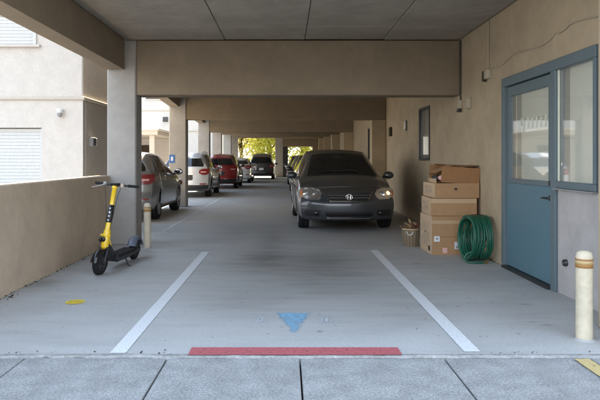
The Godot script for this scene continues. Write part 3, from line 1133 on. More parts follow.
	dbox("frame", fx0, fx1, 2.345, 2.46, 5.69, 8.0749, M.frame_blue, e, 0.006)
	dbox("frame", fx0, fx1, 0.0, 2.3449, 6.54, 6.66, M.frame_blue, e, 0.006)
	dbox("frame", fx0, fx1, 1.10, 1.17, 5.69, 6.5399, M.frame_blue, e, 0.006)
	dbox("frame", fx0, fx1, 1.1701, 2.3449, 5.69, 5.74, M.frame_blue, e, 0.006)
	dbox("threshold", 2.80, 2.96, 0.0, 0.03, 6.661, 8.0745, M.dark_steel, e, 0.006)
	# leaf: stiles and rails round the glass
	var x0 := 2.875
	var x1 := 2.92
	dbox("lower_panel", x0, x1, 0.035, 1.10, 6.667, 8.068, M.door_blue, e, 0.005)
	dbox("stile", x0, x1, 1.1004, 2.335, 6.667, 6.80, M.frame_blue, e, 0.005)
	dbox("stile", x0, x1, 1.1004, 2.335, 7.96, 8.068, M.frame_blue, e, 0.005)
	dbox("rail", x0, x1, 2.21, 2.335, 6.801, 7.959, M.frame_blue, e, 0.005)
	dbox("rail", x0, x1, 1.1006, 1.16, 6.801, 7.959, M.frame_blue, e, 0.005)
	dbox("pane", 2.894, 2.90, 1.16, 2.21, 6.80, 7.96, M.glass, e, 0.001)
	dbox("roller_shade", 2.925, 2.93, 1.11, 2.33, 6.68, 7.70, M.shade, e, 0.001)
	dbox("shade_edge", 2.932, 2.945, 1.11, 2.33, 7.70, 8.05, M.shade_grey, e, 0.001)
	dbox("shade_edge", 2.926, 2.931, 1.11, 2.33, 7.86, 7.885, M.shade, e, 0.001)
	# pale marks on the glass
	var mk := plain(lin(0.60, 0.60, 0.51), 0.8)
	var let := sub("pale_lettering", b)
	var marks := st_new()
	var ninep := []
	for k in 15:
		var a := TAU * k / 14 
		ninep.append(Vector3(2.8925, 1.86 + 0.045 * sin(a), -(7.60 - 0.05 * cos(a))))
	tube(marks, ninep, [0.008], 5)
	tube(marks, [Vector3(2.8925, 1.86, -7.545), Vector3(2.8925, 1.80, -7.55), Vector3(2.8925, 1.73, -7.58)], [0.008], 5)
	for k in 5:
		var dd: float = 7.42 - 0.125 * k
		build(marks, "character", mk, let)
		marks = st_new()
		tube(marks, [Vector3(2.8925, 1.77, -dd), Vector3(2.8925, 1.90 - 0.01 * (k % 2), -dd + 0.01)], [0.007], 5)
		if k in [0, 2, 3]:
			tube(marks, [Vector3(2.8925, 1.90, -dd - 0.045), Vector3(2.8925, 1.90, -dd + 0.05)], [0.006], 5)
	build(marks, "character", mk, let)
	# handle and lock
	var hs := st_new()
	lathe(hs, [[0.0, 0.0], [0.03, 0.0], [0.03, 0.012], [0.012, 0.016], [0.012, 0.05]], 16, Transform3D(Basis(Vector3(0, 0, 1), Vector3(-1, 0, 0), Vector3(0, -1, 0)), Vector3(2.875, 0.98, -6.735)))
	tube(hs, [Vector3(2.828, 0.98, -6.735), Vector3(2.826, 0.98, -6.80), Vector3(2.828, 0.975, -6.87)], [0.011, 0.01, 0.009], 8)
	build(hs, "handle", M.dark_steel, e)
	hs = st_new()
	lathe(hs, [[0.0, 0.018], [0.024, 0.018], [0.028, 0.0]], 16, Transform3D(Basis(Vector3(0, 0, 1), Vector3(-1, 0, 0), Vector3(0, -1, 0)), Vector3(2.876, 1.14, -6.735)))
	build(hs, "lock", M.dark_steel, e)
	# side light
	var sl := sub("side_window", b)
	dbox("pane", 2.88, 2.886, 1.1702, 2.3447, 5.74, 6.5395, M.glass, sl, 0.001)
	dbox("glazing_bead", 2.862, 2.879, 1.171, 2.344, 6.515, 6.538, M.shade, sl, 0.003)
	dbox("roller_shade", 2.93, 2.935, 1.11, 2.44, 5.69, 6.40, M.shade, sl, 0.001)
	dbox("shade_edge", 2.94, 2.95, 1.11, 2.44, 6.40, 6.56, M.shade_grey, sl, 0.001)
	var hw := st_new()
	ball(hw, Vector3(2.89, 1.35, -6.50), Vector3(0.012, 0.03, 0.02), 6)
	build(hw, "latch", M.steel, sl)
	dbox("sill", 2.80, 2.862, 1.085, 1.099, 5.69, 6.53, M.grey_box, sl, 0.003)

	# parapet on the left
	var pw := thing("parapet_wall", "low tan stucco parapet wall along the left edge behind the scooter", "wall")
	dbox("wall", -3.08, -2.88, -0.1, 1.14, 3.0, 10.148, M.parapet, pw, 0.012)

# ------------------------------------------------------------------ houses beyond the parapet
func build_neighbours() -> void:
	var a := thing("stucco_house", "cream stucco house with roller shutters left beyond the parapet wall", "building")
	dbox("wall", -20, -3.60, -0.1, 2.46, 11.14, 13.3, M.facade, a, 0.02)
	dbox("wall", -4.33, -3.602, -0.1, 2.459, 11.0, 11.139, M.facade, a, 0.0001)
	dbox("wall", -20, -5.9, -0.1, 2.459, 11.0, 11.139, M.facade, a, 0.0001)
	dbox("wall", -5.9, -4.33, 1.965, 2.459, 11.0, 11.139, M.facade, a, 0.0001)
	dbox("wall", -5.9, -4.33, -0.1, 0.50, 11.0, 11.139, M.facade, a, 0.0001)
	dbox("wall", -20, -3.602, 2.461, 9.5, 11.002, 13.298, M.facade, a, 0.02)
	dbox("band", -20.05, -3.56, 2.455, 2.515, 10.96, 13.33, M.facade_trim, a, 0.012)
	# ground floor shutter
	var sh := sub("shutter_window", a)
	for k in 24:
		dbox("slat", -5.895, -4.335, 0.51 + k * 0.06, 0.51 + k * 0.06 + 0.0585, 11.075, 11.10, M.shutter, sh, 0.006)
	dbox("frame", -4.375, -4.336, 0.505, 1.96, 11.05, 11.074, M.shutter, sh, 0.006)
	dbox("sill", -6.0, -4.28, 0.46, 0.51, 10.92, 11.0, M.facade, sh, 0.006)
	# upper window
	var uw := sub("shutter_window", a)
	for k in 8:
		dbox("slat", -6.0, -4.49, 3.445 + k * 0.06, 3.445 + k * 0.06 + 0.0585, 10.985, 11.005, M.shutter, uw, 0.006)
	dbox("box", -6.0, -4.49, 3.93, 4.06, 10.98, 11.015, M.facade_trim, uw, 0.01)
	dbox("frame", -4.489, -4.42, 3.44, 4.06, 10.975, 11.015, M.shutter, uw, 0.006)
	dbox("sill", -6.1, -4.35, 3.39, 3.435, 10.94, 11.015, M.facade, uw, 0.006)
	# lamp on its front, box on its side
	var l := thing("wall_lamp", "small white and grey wall lamp on the cream stucco house front", "lamp", Vector3(-3.99, 2.20, -10.99))
	box("back_plate", Vector3(-0.05, -0.04, -0.012), Vector3(0.05, 0.10, 0.02), M.white_plastic, l, 0.01)
	var st := st_new()
	lathe(st, [[0.0, 0.10], [0.035, 0.096], [0.05, 0.072], [0.053, 0.026], [0.046, 0.02]], 18, Transform3D(Basis.IDENTITY, Vector3(0, 0, 0.058)))
	build(st, "hood", M.white_plastic, l)
	st = st_new()
	lathe(st, [[0.044, 0.026], [0.041, -0.026], [0.026, -0.046], [0.0, -0.05]], 18, Transform3D(Basis.IDENTITY, Vector3(0, 0, 0.058)))
	build(st, "globe", M.grey_box, l)
	var m := thing("meter_box", "grey utility meter box on the shaded side of the stucco house", "box", Vector3(-3.60, 1.64, -11.4))
	box("case", Vector3(-0.006, 0, -0.10), Vector3(0.08, 0.17, 0.08), M.grey_box, m, 0.012)
	box("cover", Vector3(0.078, 0.014, -0.03), Vector3(0.105, 0.155, 0.065), M.dark_steel, m, 0.012)
	box("side_case", Vector3(-0.006, 0.02, -0.28), Vector3(0.05, 0.16, -0.13), M.white_plastic, m, 0.01)

	var c := thing("white_house", "white rendered house with thin bands seen between the columns", "building")
	dbox("wall", -30, -5.2, -0.1, 10.0, 44.0, 56.0, M.facade_white, c, 0.03)
	dbox("band", -30.05, -5.15, 4.86, 4.96, 43.93, 44.0, M.facade_trim, c, 0.01)
	dbox("band", -30.05, -5.15, 3.40, 3.50, 43.93, 44.0, M.facade_trim, c, 0.01)
	for k in 3:
		var w := sub("window", c)
		var x := -10.0 - k * 3.4
		dbox("frame", x, x + 1.3, 5.6, 7.2, 43.9, 44.0, M.shutter, w, 0.01)
		dbox("pane", x + 0.08, x + 1.22, 5.68, 7.12, 43.86, 43.899, M.auto_glass, w, 0.002)
	var fl := thing("flood_light", "dark floodlight fixed high on the white house wall", "lamp", Vector3(-8.5, 4.35, -43.95))
	box("arm", Vector3(-0.03, -0.03, 0), Vector3(0.03, 0.03, 0.2), M.dark_steel, fl, 0.01)
	box("head", Vector3(-0.18, -0.3, 0.2), Vector3(0.18, 0.05, 0.32), M.dark_steel, fl, 0.03)

	var pch := thing("porch", "beige flat roofed porch with posts behind the silver crossover", "porch")
	dbox("roof", -13.0, -5.37, 2.43, 2.68, 26.0, 31.0, M.facade_trim, pch, 0.02)
	dbox("fascia", -13.05, -5.32, 2.62, 2.72, 25.95, 31.05, M.facade, pch, 0.015)
	for x in [-5.75, -6.9, -9.5, -12.5]:
		dbox("post", x, x + 0.22, -0.05, 2.43, 26.1, 26.3, M.facade_trim, pch, 0.01)
	dbox("back_wall", -13.0, -5.5, -0.05, 2.43, 30.6, 30.9, M.facade, pch, 0.01)
	dbox("door", -7.6, -6.6, -0.05, 2.1, 30.52, 30.6, M.bark, pch, 0.01)

# ------------------------------------------------------------------ vegetation
func leaves(n: int, ctr: Vector3, r: Vector3, size: float, clumps: int) -> ArrayMesh:
	var st := st_new()
	st.set_smooth_group(-1)
	var cl := []
	for k in clumps:
		var q := Vector3(rng.randfn(0, 0.42), rng.randfn(0, 0.42), rng.randfn(0, 0.42))
		if q.length() > 0.95:
			q = q.normalized() * 0.95
		cl.append(ctr + q * r)
	for k in n:
		var c: Vector3 = cl[rng.randi() % clumps]
		var p := c + Vector3(rng.randfn(0, 1), rng.randfn(0, 0.8), rng.randfn(0, 1)) * r * 0.16
		var u := Vector3(rng.randfn(), rng.randfn(), rng.randfn()).normalized()
		var v := u.cross(Vector3(rng.randfn(), rng.randfn(), rng.randfn())).normalized()
		var s := size * rng.randf_range(0.6, 1.3)
		quad(st, p - u * s, p + v * s * 0.5, p + u * s, p - v * s * 0.5)
	return done(st)

func tree(label: String, at: Vector3, h: float, w: float, m: Material, n: int) -> void:
	var t := thing("garden_tree", label, "tree", at, 0.0, "trees beyond the far end")
	var st := st_new()
	tube(st, [Vector3.ZERO, Vector3(0.1, h * 0.25, 0.05), Vector3(-0.05, h * 0.5, 0), Vector3(0.1, h * 0.8, 0.1)], [h * 0.03, h * 0.024, h * 0.016, h * 0.005], 8)
	for k in 6:
		var a := TAU * k / 6.0 + rng.randf()
		var y := h * rng.randf_range(0.28, 0.5)
		tube(st, [Vector3(0, y, 0), Vector3(cos(a) * w * 0.3, y + h * 0.12, sin(a) * w * 0.3), Vector3(cos(a) * w * 0.6, y + h * 0.27, sin(a) * w * 0.6)], [h * 0.012, h * 0.008, h * 0.003], 6)
	build(st, "trunk", M.bark, t)
	put(leaves(n, Vector3(0, h * 0.6, 0), Vector3(w, h * 0.42, w), 0.17, 46), "crown", m, t)

func bush(label: String, at: Vector3, r: Vector3, m: Material, n: int) -> void:
	var t := thing("bush", label, "bush", at, 0.0, "bushes beyond the far end")
	var st := st_new()
	for k in 5:
		var a := TAU * k / 5.0
		tube(st, [Vector3(cos(a) * 0.1, 0, sin(a) * 0.1), Vector3(cos(a) * r.x * 0.4, r.y * 0.9, sin(a) * r.z * 0.4)], [0.03, 0.01], 5)
	build(st, "stems", M.bark, t)
	put(leaves(n, Vector3(0, r.y * 0.95, 0), r, 0.12, 26), "crown", m, t)

func build_trees() -> void:
	var lime := leaf_mat(lin(0.22, 0.24, 0.04), Color(0.92, 0.89, 0.46))
	var olive := leaf_mat(lin(0.16, 0.17, 0.045), Color(0.80, 0.76, 0.36))
	var pale := leaf_mat(lin(0.30, 0.27, 0.10), Color(0.97, 0.92, 0.70))
	tree("yellow green tree framed by the left far opening, nearest its pillar", Vector3(-1.6, -0.04, -60), 7.5, 2.6, lime, 5200)
	tree("pale yellow tree at the left side of the far opening", Vector3(-4.6, -0.04, -63), 8.0, 2.8, pale, 4200)
	tree("bright green tree seen through the small right far opening", Vector3(1.6, -0.04, -62), 7.0, 2.8, lime, 5200)
	tree("olive tree standing behind the bright trees of the far garden", Vector3(-3.0, -0.04, -70), 9.0, 3.6, olive, 5200)
	tree("olive tree on the right behind the far garden bushes", Vector3(4.2, -0.04, -70), 9.0, 3.6, olive, 4200)
	bush("low yellow green bush beyond the dark parked van", Vector3(-2.6, -0.04, -58.5), Vector3(1.3, 0.9, 0.9), lime, 1500)
	bush("low pale bush beside the far left opening edge", Vector3(-4.6, -0.04, -58.8), Vector3(1.1, 0.8, 0.9), pale, 1300)
	bush("round green bush beyond the small right opening", Vector3(1.0, -0.04, -58.5), Vector3(1.5, 1.1, 0.9), lime, 1600)

# ------------------------------------------------------------------ vehicles
func build_cars() -> void:
	var front := suv({
		"L": 4.7, "W": 0.965, "r": 0.335, "axles": [0.92, 3.66], "cf": 0.36, "cabin": true, "lit": true, "chrome": true,
		"under": [[0, 0.23], [0.4, 0.19], [4.2, 0.19], [4.7, 0.28]],
		"belt": [[0, 0.72], [0.25, 0.82], [1.15, 0.98], [2.5, 1.03], [4.7, 1.1]],
		"top": [[0, 0.74], [0.10, 0.82], [0.4, 0.92], [1.1, 1.06], [1.2, 1.10], [2.1, 1.54], [2.5, 1.625], [3.2, 1.645], [4.1, 1.6], [4.5, 1.52], [4.7, 1.44]],
		"wt": [[0, 0.78], [0.3, 0.84], [1.05, 0.84], [1.2, 0.80], [2.1, 0.63], [2.8, 0.64], [4.2, 0.60], [4.7, 0.55]],
		"ws": [1.22, 2.12], "paint": paint(lin(0.05, 0.056, 0.062), 0.35), "rails": false,
		"windows": [[1.42, 2.5, 2.1, 2.52], [2.6, 3.5, 2.62, 3.44], [3.58, 4.2, 3.52, 3.95]],
		"doors": [[1.36, 2.54], [2.56, 3.5]],
		"headlight": [[0.625, 0.60, 0.80], [0.67, 0.54, 0.90], [0.74, 0.51, 0.935], [0.80, 0.56, 0.935], [0.83, 0.68, 0.91]], "bulb": [0.66, 0.725],
		"grille": [[0.60, -0.36, 0.36], [0.755, -0.46, 0.46]],
		"gf": [[0.2, 0.10], [0.35, 0.01], [0.45, 0.0], [0.57, 0.0], [0.62, 0.04], [0.74, 0.10], [0.84, 0.20], [0.95, 0.30]],
	})
	car("parked_car", "grey metallic car facing the camera with one headlight lit", front, Vector3(1.14, 0, -14.2), 0.031)
	var silver := suv({"L": 4.35, "W": 0.91, "hs": 0.86, "paint": paint(lin(0.24, 0.24, 0.235), 0.5), "mirror": M.black_gloss, "dark_bumper": false,
		"axles": [0.86, 3.46], "windows": [[1.42, 2.42, 2.0, 2.45], [2.52, 3.34, 2.54, 3.26], [3.42, 3.95, 3.36, 3.6]]})
	car("parked_car", "silver crossover parked left, behind the first column and small bollard", silver, Vector3(-3.86, 0, -15.85), PI, "cars parked along the left columns")
	var white := suv({"paint": paint(lin(0.56, 0.57, 0.58), 0.25), "rails": true, "hs": 1.0, "cladding": true, "chrome": true})
	car("parked_car", "pale silver sport utility car with roof rails, second in left row", white, Vector3(-3.72, 0, -24.75), PI, "cars parked along the left columns")
	var red := suv({"paint": paint(lin(0.20, 0.010, 0.014), 0.2), "rails": true, "cladding": true})
	car("parked_car", "dark red sport utility car parked in the left row", red, Vector3(-3.22, 0, -31.5), PI, "cars parked along the left columns")
	var hatch := suv({"paint": paint(lin(0.66, 0.66, 0.65), 0.1), "hs": 0.72, "W": 0.88, "dark_bumper": false})
	car("parked_car", "low white hatchback just beyond the dark red car", hatch, Vector3(-2.95, 0, -38.6), PI, "cars parked along the left columns")
	var tall := suv({"paint": paint(lin(0.055, 0.058, 0.06), 0.4), "hs": 1.3})
	car("parked_car", "tall dark grey car, farthest in the left row against the daylight", tall, Vector3(-1.72, 0, -45.4), PI, "cars parked along the left columns")
	# row behind the front car, seen past its left flank
	car("parked_car", "black car first behind the grey car facing the camera", suv({"paint": paint(lin(0.02, 0.02, 0.022), 0.3), "hs": 0.85}), Vector3(1.12, 0, -22.0), 0.0, "cars parked behind the grey car")
	car("parked_car", "silver car second behind the grey car facing the camera", suv({"paint": paint(lin(0.42, 0.42, 0.43), 0.5), "hs": 0.85}), Vector3(1.06, 0, -28.6), 0.0, "cars parked behind the grey car")
	car("parked_car", "dark car third behind the grey car facing the camera", suv({"paint": paint(lin(0.05, 0.05, 0.055), 0.3), "hs": 0.95}), Vector3(0.98, 0, -36.0), 0.0, "cars parked behind the grey car")

# ------------------------------------------------------------------ scooter
func scooter_wheel(parent: Node3D, at: Vector3, r: float, called: String) -> void:
	var w := sub(called, parent, at)
	w.rotation.z = -PI / 2
	var st := st_new()
	lathe(st, [[r * 0.62, -0.024], [r * 0.7, -0.032], [r * 0.88, -0.034], [r * 0.97, -0.022], [r, -0.008], [r * 0.985, -0.005], [r * 0.985, 0.005], [r, 0.008], [r * 0.97, 0.022], [r * 0.88, 0.034], [r * 0.7, 0.032], [r * 0.62, 0.024]], 32)
	# tread blocks
	for k in 32:
		for q in [-1, 1]:
			cbox(st, Vector3(-0.006, q * 0.016 - 0.007, r * 0.96), Vector3(0.006, q * 0.016 + 0.007, r + 0.003), 0.002, Transform3D(Basis(Vector3.UP, TAU * (k + 0.25 * q) / 32), Vector3.ZERO))
	build(st, "tyre", M.rubber, w)
	st = st_new()
	lathe(st, [[r * 0.66, -0.028], [r * 0.6, -0.028], [r * 0.56, -0.016], [r * 0.25, -0.022], [0.0, -0.03]], 24)
	lathe(st, [[r * 0.66, 0.028], [r * 0.6, 0.028], [r * 0.56, 0.016], [r * 0.25, 0.022], [0.0, 0.03]], 24)
	for k in 6:
		cbox(st, Vector3(-0.012, -0.027, 0.02), Vector3(0.012, 0.027, r * 0.58), 0.004, Transform3D(Basis(Vector3.UP, TAU * k / 6), Vector3.ZERO))
	build(st, "rim", M.dark_steel, w)

func fender(r: float, a0: float, a1: float, half: float) -> ArrayMesh:
	var st := st_new()
	st.set_smooth_group(0)
	var prev := []
	for k in 15:
		var a := lerpf(a0, a1, k / 14.0)
		var cur := []
		for e in [[-half, r - 0.035], [-half, r - 0.006], [-half * 0.6, r + 0.006], [0.0, r + 0.01], [half * 0.6, r + 0.006], [half, r - 0.006], [half, r - 0.035]]:
			cur.append(Vector3(e[0], sin(a) * e[1], cos(a) * e[1]))
		if k > 0:
			for j in 6:
				quad(st, prev[j], cur[j], cur[j + 1], prev[j + 1])
		prev = cur
	return done(st)

func build_scooter() -> void:
	# local frame: +z is the way it points (to the camera), wheels on y = 0
	var o := thing("kick_scooter", "yellow and black electric kick scooter standing beside the parapet wall", "scooter", Vector3(-2.205, 0, -8.13), -0.105)
	o.rotation = Vector3(0, -0.105, -0.085)
	var wb := 1.2
	var zf := wb * 0.5
	var zr := -wb * 0.5
	var rf := 0.145
	scooter_wheel(o, Vector3(0, rf, zr), rf, "rear_wheel")
	# steering assembly turned a little
	var steer := sub("front_wheel_assembly", o, Vector3(0, 0, zf))
	steer.rotation.y = -0.12
	scooter_wheel(steer, Vector3(0, rf, 0), rf, "front_wheel")
	var st := st_new()
	for sx in [-1.0, 1.0]:
		tube(st, [Vector3(sx * 0.052, rf, 0), Vector3(sx * 0.054, rf + 0.10, -0.03), Vector3(sx * 0.045, 0.31, -0.075)], [0.014, 0.017, 0.018], 8)
		ball(st, Vector3(sx * 0.054, rf, 0), Vector3(0.014, 0.024, 0.024), 8)
	cbox(st, Vector3(-0.065, 0.30, -0.11), Vector3(0.065, 0.335, -0.045), 0.01)
	build(st, "fork", M.black, steer)
	put(fender(rf + 0.022, 0.15, 2.3, 0.043), "front_fender", M.black_gloss, steer, Transform3D(Basis.IDENTITY, Vector3(0, rf, 0)))
	# stem
	var base := Vector3(0, 0.33, -0.075)
	var top := Vector3(0, 1.07, -0.21)
	var ax := frame_of(base, top)
	var ln := (top - base).length()
	st = st_new()
	lathe(st, [[0.0, -0.02], [0.040, -0.02], [0.046, 0.0], [0.046, 0.16], [0.040, 0.2], [0.033, 0.215], [0.033, 0.30]], 20, Transform3D(ax, base))
	build(st, "stem", M.yellow, steer)
	st = st_new()
	lathe(st, [[0.029, 0.52], [0.029, ln - 0.03], [0.034, ln - 0.025], [0.034, ln + 0.01], [0.0, ln + 0.012]], 20, Transform3D(ax, base))
	build(st, "stem", M.yellow, steer)
	st = st_new()
	lathe(st, [[0.033, 0.30], [0.0345, 0.302], [0.0345, 0.518], [0.029, 0.52]], 20, Transform3D(ax, base))
	var band := build(st, "stem_band", M.black, steer)
	# pale marks running up the black band
	for k in 4:
		st = st_new()
		var c := base + ax.y * (0.335 + 0.048 * k) + Vector3(0.004, 0, 0.034)
		cbox(st, Vector3(-0.009, -0.011 + 0.004 * (k % 2), -0.001), Vector3(0.006 + 0.003 * (k % 3), 0.011, 0.002), 0.001, Transform3D(Basis(Vector3.RIGHT, -0.18), c))
		build(st, "lettering", M.label, band)
	# collar clamp
	st = st_new()
	lathe(st, [[0.047, 0.12], [0.052, 0.125], [0.052, 0.155], [0.047, 0.16]], 20, Transform3D(ax, base))
	tube(st, [base + ax.y * 0.14 + Vector3(-0.05, 0, 0), base + ax.y * 0.14 + Vector3(-0.075, 0, 0.0)], [0.016], 8)
	build(st, "clamp", M.yellow, steer)
	st = st_new()
	ball(st, base + ax.y * 0.10 + Vector3(-0.01, 0, 0.052), Vector3(0.032, 0.032, 0.022), 10)
	ball(st, base + ax.y * 0.085 + Vector3(-0.055, 0, 0.02), Vector3(0.026, 0.03, 0.026), 10)
	build(st, "headlight", M.black_gloss, steer)
	# handlebar
	var bar := sub("handlebar", steer, top)
	st = st_new()
	tube(st, [Vector3(-0.27, 0.02, -0.05), Vector3(-0.16, 0.02, -0.015), Vector3(0, 0.015, 0), Vector3(0.16, 0.02, -0.015), Vector3(0.27, 0.02, -0.05)], [0.014], 10)
	build(st, "bar", M.black, bar)
	for sx in [-1.0, 1.0]:
		st = st_new()
		tube(st, [Vector3(sx * 0.17, 0.02, -0.018), Vector3(sx * 0.2, 0.02, -0.028), Vector3(sx * 0.295, 0.02, -0.056)], [0.02, 0.018, 0.019], 10)
		build(st, "grip", M.rubber, bar)
	st = st_new()
	cbox(st, Vector3(-0.05, 0.01, -0.05), Vector3(0.05, 0.045, 0.04), 0.014)
	build(st, "display", M.black_gloss, bar)
	st = st_new()
	cbox(st, Vector3(-0.155, 0.0, -0.03), Vector3(-0.115, 0.05, 0.02), 0.008)
	tube(st, [Vector3(-0.13, 0.02, 0.02), Vector3(-0.19, -0.005, 0.04), Vector3(-0.30, -0.035, 0.03)], [0.008, 0.007, 0.006], 6)
	build(st, "brake_lever", M.grey_box, bar)
	st = st_new()
	cbox(st, Vector3(0.085, -0.01, -0.025), Vector3(0.125, 0.045, 0.03), 0.01)
	build(st, "throttle", M.tan_box, bar)
	st = st_new()
	tube(st, [Vector3(-0.12, 0.02, 0.025), Vector3(-0.09, -0.10, 0.05), Vector3(-0.05, -0.35, 0.07), Vector3(-0.03, -0.55, 0.10)], [0.004], 5)
	tube(st, [Vector3(0.1, 0.0, 0.025), Vector3(0.075, -0.10, 0.05), Vector3(0.045, -0.35, 0.07), Vector3(0.03, -0.55, 0.10)], [0.004], 5)
	build(st, "cable", M.black, bar)
	# neck and deck
	st = st_new()
	var a := Vector3(0, 0.52, zf - 0.115)
	tube(st, [a, Vector3(0, 0.42, zf - 0.17), Vector3(0, 0.30, zf - 0.26)], [0.03, 0.034, 0.03], 12)
	build(st, "brace", M.yellow, o)
	st = st_new()
	tube(st, [Vector3(0, 0.36, zf - 0.09), Vector3(0, 0.30, zf - 0.2), Vector3(0, 0.2, zf - 0.32), Vector3(0, 0.155, zf - 0.42)], [0.045, 0.05, 0.052, 0.05], 12)
	build(st, "neck", M.black, o)
	var dk := st_new()
	cbox(dk, Vector3(-0.095, 0.10, zr + 0.17), Vector3(0.095, 0.185, zf - 0.36), 0.03)
	var deck := build(dk, "deck", M.black, o)
	box("grip_mat", Vector3(-0.08, 0.184, zr + 0.19), Vector3(0.08, 0.189, zf - 0.40), M.deck, deck, 0.002)
	st = st_new()
	for sx in [-1.0, 1.0]:
		cbox(st, Vector3(sx * 0.062 - 0.014, 0.115, zr - 0.04), Vector3(sx * 0.062 + 0.014, 0.175, zr + 0.2), 0.01)
	build(st, "rear_fork", M.black, o)
	put(fender(rf + 0.03, 0.35, 2.9, 0.06), "rear_fender", M.fender_grey, o, Transform3D(Basis.IDENTITY, Vector3(0, rf, zr)))
	st = st_new()
	cbox(st, Vector3(-0.03, rf + 0.05, zr - rf - 0.06), Vector3(0.03, rf + 0.11, zr - rf - 0.035), 0.008)
	build(st, "tail_light", M.red_lens, o)
	st = st_new()
	tube(st, [Vector3(0.07, 0.12, -0.05), Vector3(0.13, 0.03, -0.03), Vector3(0.165, 0.012, -0.02)], [0.012, 0.011, 0.012], 8)
	build(st, "kickstand", M.dark_steel, o)

# ------------------------------------------------------------------ bollards
func bollard(label: String, at: Vector3, r: float, h: float) -> void:
	var o := thing("bollard", label, "bollard", at, 0.0, "cream bollards")
	var st := st_new()
	lathe(st, [[r * 1.0, 0.0], [r, 0.02], [r * 0.985, h * 0.5], [r, h * 0.93], [r * 0.97, h - 0.035], [r * 0.85, h - 0.012], [r * 0.5, h], [0.0, h + 0.003]], 32)
	build(st, "post", M.bollard, o)
	for k in [[0.905, 0.014, M.bollard_band], [0.835, 0.028, M.bollard_band], [0.872, 0.022, M.bollard_glow]]:
		st = st_new()
		var y: float = h * k[0]
		lathe(st, [[r, y - k[1] * 0.5], [r + 0.0025, y - k[1] * 0.5 + 0.001], [r + 0.0025, y + k[1] * 0.5 - 0.001], [r, y + k[1] * 0.5]], 32)
		build(st, "band", k[2], o)
	st = st_new()
	lathe(st, [[r + 0.02, 0.0], [r + 0.014, 0.006], [r + 0.004, 0.01], [r, 0.014]], 28)
	build(st, "footing", M.concrete, o)

func build_bollards() -> void:
	bollard("cream concrete bollard with orange bands at the right, by the door", Vector3(2.317, 0, -4.82), 0.062, 0.69)
	bollard("cream bollard with orange bands beside the first left column", Vector3(-2.19, 0, -9.8), 0.056, 0.71)

# ------------------------------------------------------------------ cartons
func carton(called: String, label: String, at: Vector3, size: Vector3, turn: float, m: Material, m_side: Material) -> Node3D:
	# open at nothing: shell of walls, four flaps meeting on top
	var o := thing(called, label, "carton", at, turn, "cartons stacked by the wall")
	var h := size * 0.5
	var t := 0.006
	# body with slightly bowed sides
	var st := st_new()
	var n := 8
	for face in 4:
		if face == 3:
			continue
		st.set_smooth_group(face)
		for i in n:
			for j in n:
				var q := []
				for k in [[0, 0], [0, 1], [1, 1], [1, 0]]:
					var u: float = (i + k[0]) / float(n) * 2 - 1
					var v: float = (j + k[1]) / float(n)
					var bow := 0.004 * (1 - u * u) * sin(PI * v) + 0.0015 * sin(u * 5 + v * 4 + at.y * 9)
					if absf(u) > 0.999:
						bow = 0.0
					var y := v * size.y
					if face == 0:
						q.append(Vector3(u * h.x, y, h.z + bow))
					elif face == 1:
						q.append(Vector3(h.x + bow, y, -u * h.z))
					else:
						q.append(Vector3(-u * h.x, y, -h.z - bow))
				quad(st, q[0], q[1], q[2], q[3])
	build(st, "wall", m, o)
	st = st_new()
	st.set_smooth_group(0)
	for i in n:
		for j in n:
			var q := []
			for k in [[0, 0], [0, 1], [1, 1], [1, 0]]:
				var u: float = (i + k[0]) / float(n) * 2 - 1
				var v: float = (j + k[1]) / float(n)
				var bow := 0.014 * (1 - u * u) * sin(PI * v)
				q.append(Vector3(-h.x - bow, v * size.y, u * h.z))
			quad(st, q[0], q[1], q[2], q[3])
	build(st, "end_wall", m_side, o)
	box("flap", Vector3(-h.x + 0.002, size.y - t, 0.004), Vector3(h.x - 0.002, size.y + 0.002, h.z - 0.001), m, o, 0.002)
	box("flap", Vector3(-h.x + 0.002, size.y - t, -h.z + 0.001), Vector3(h.x - 0.002, size.y + 0.002, -0.004), m, o, 0.002)
	box("base", Vector3(-h.x + 0.002, 0.0, -h.z + 0.002), Vector3(h.x - 0.002, t, h.z - 0.002), m, o, 0.002)
	return o

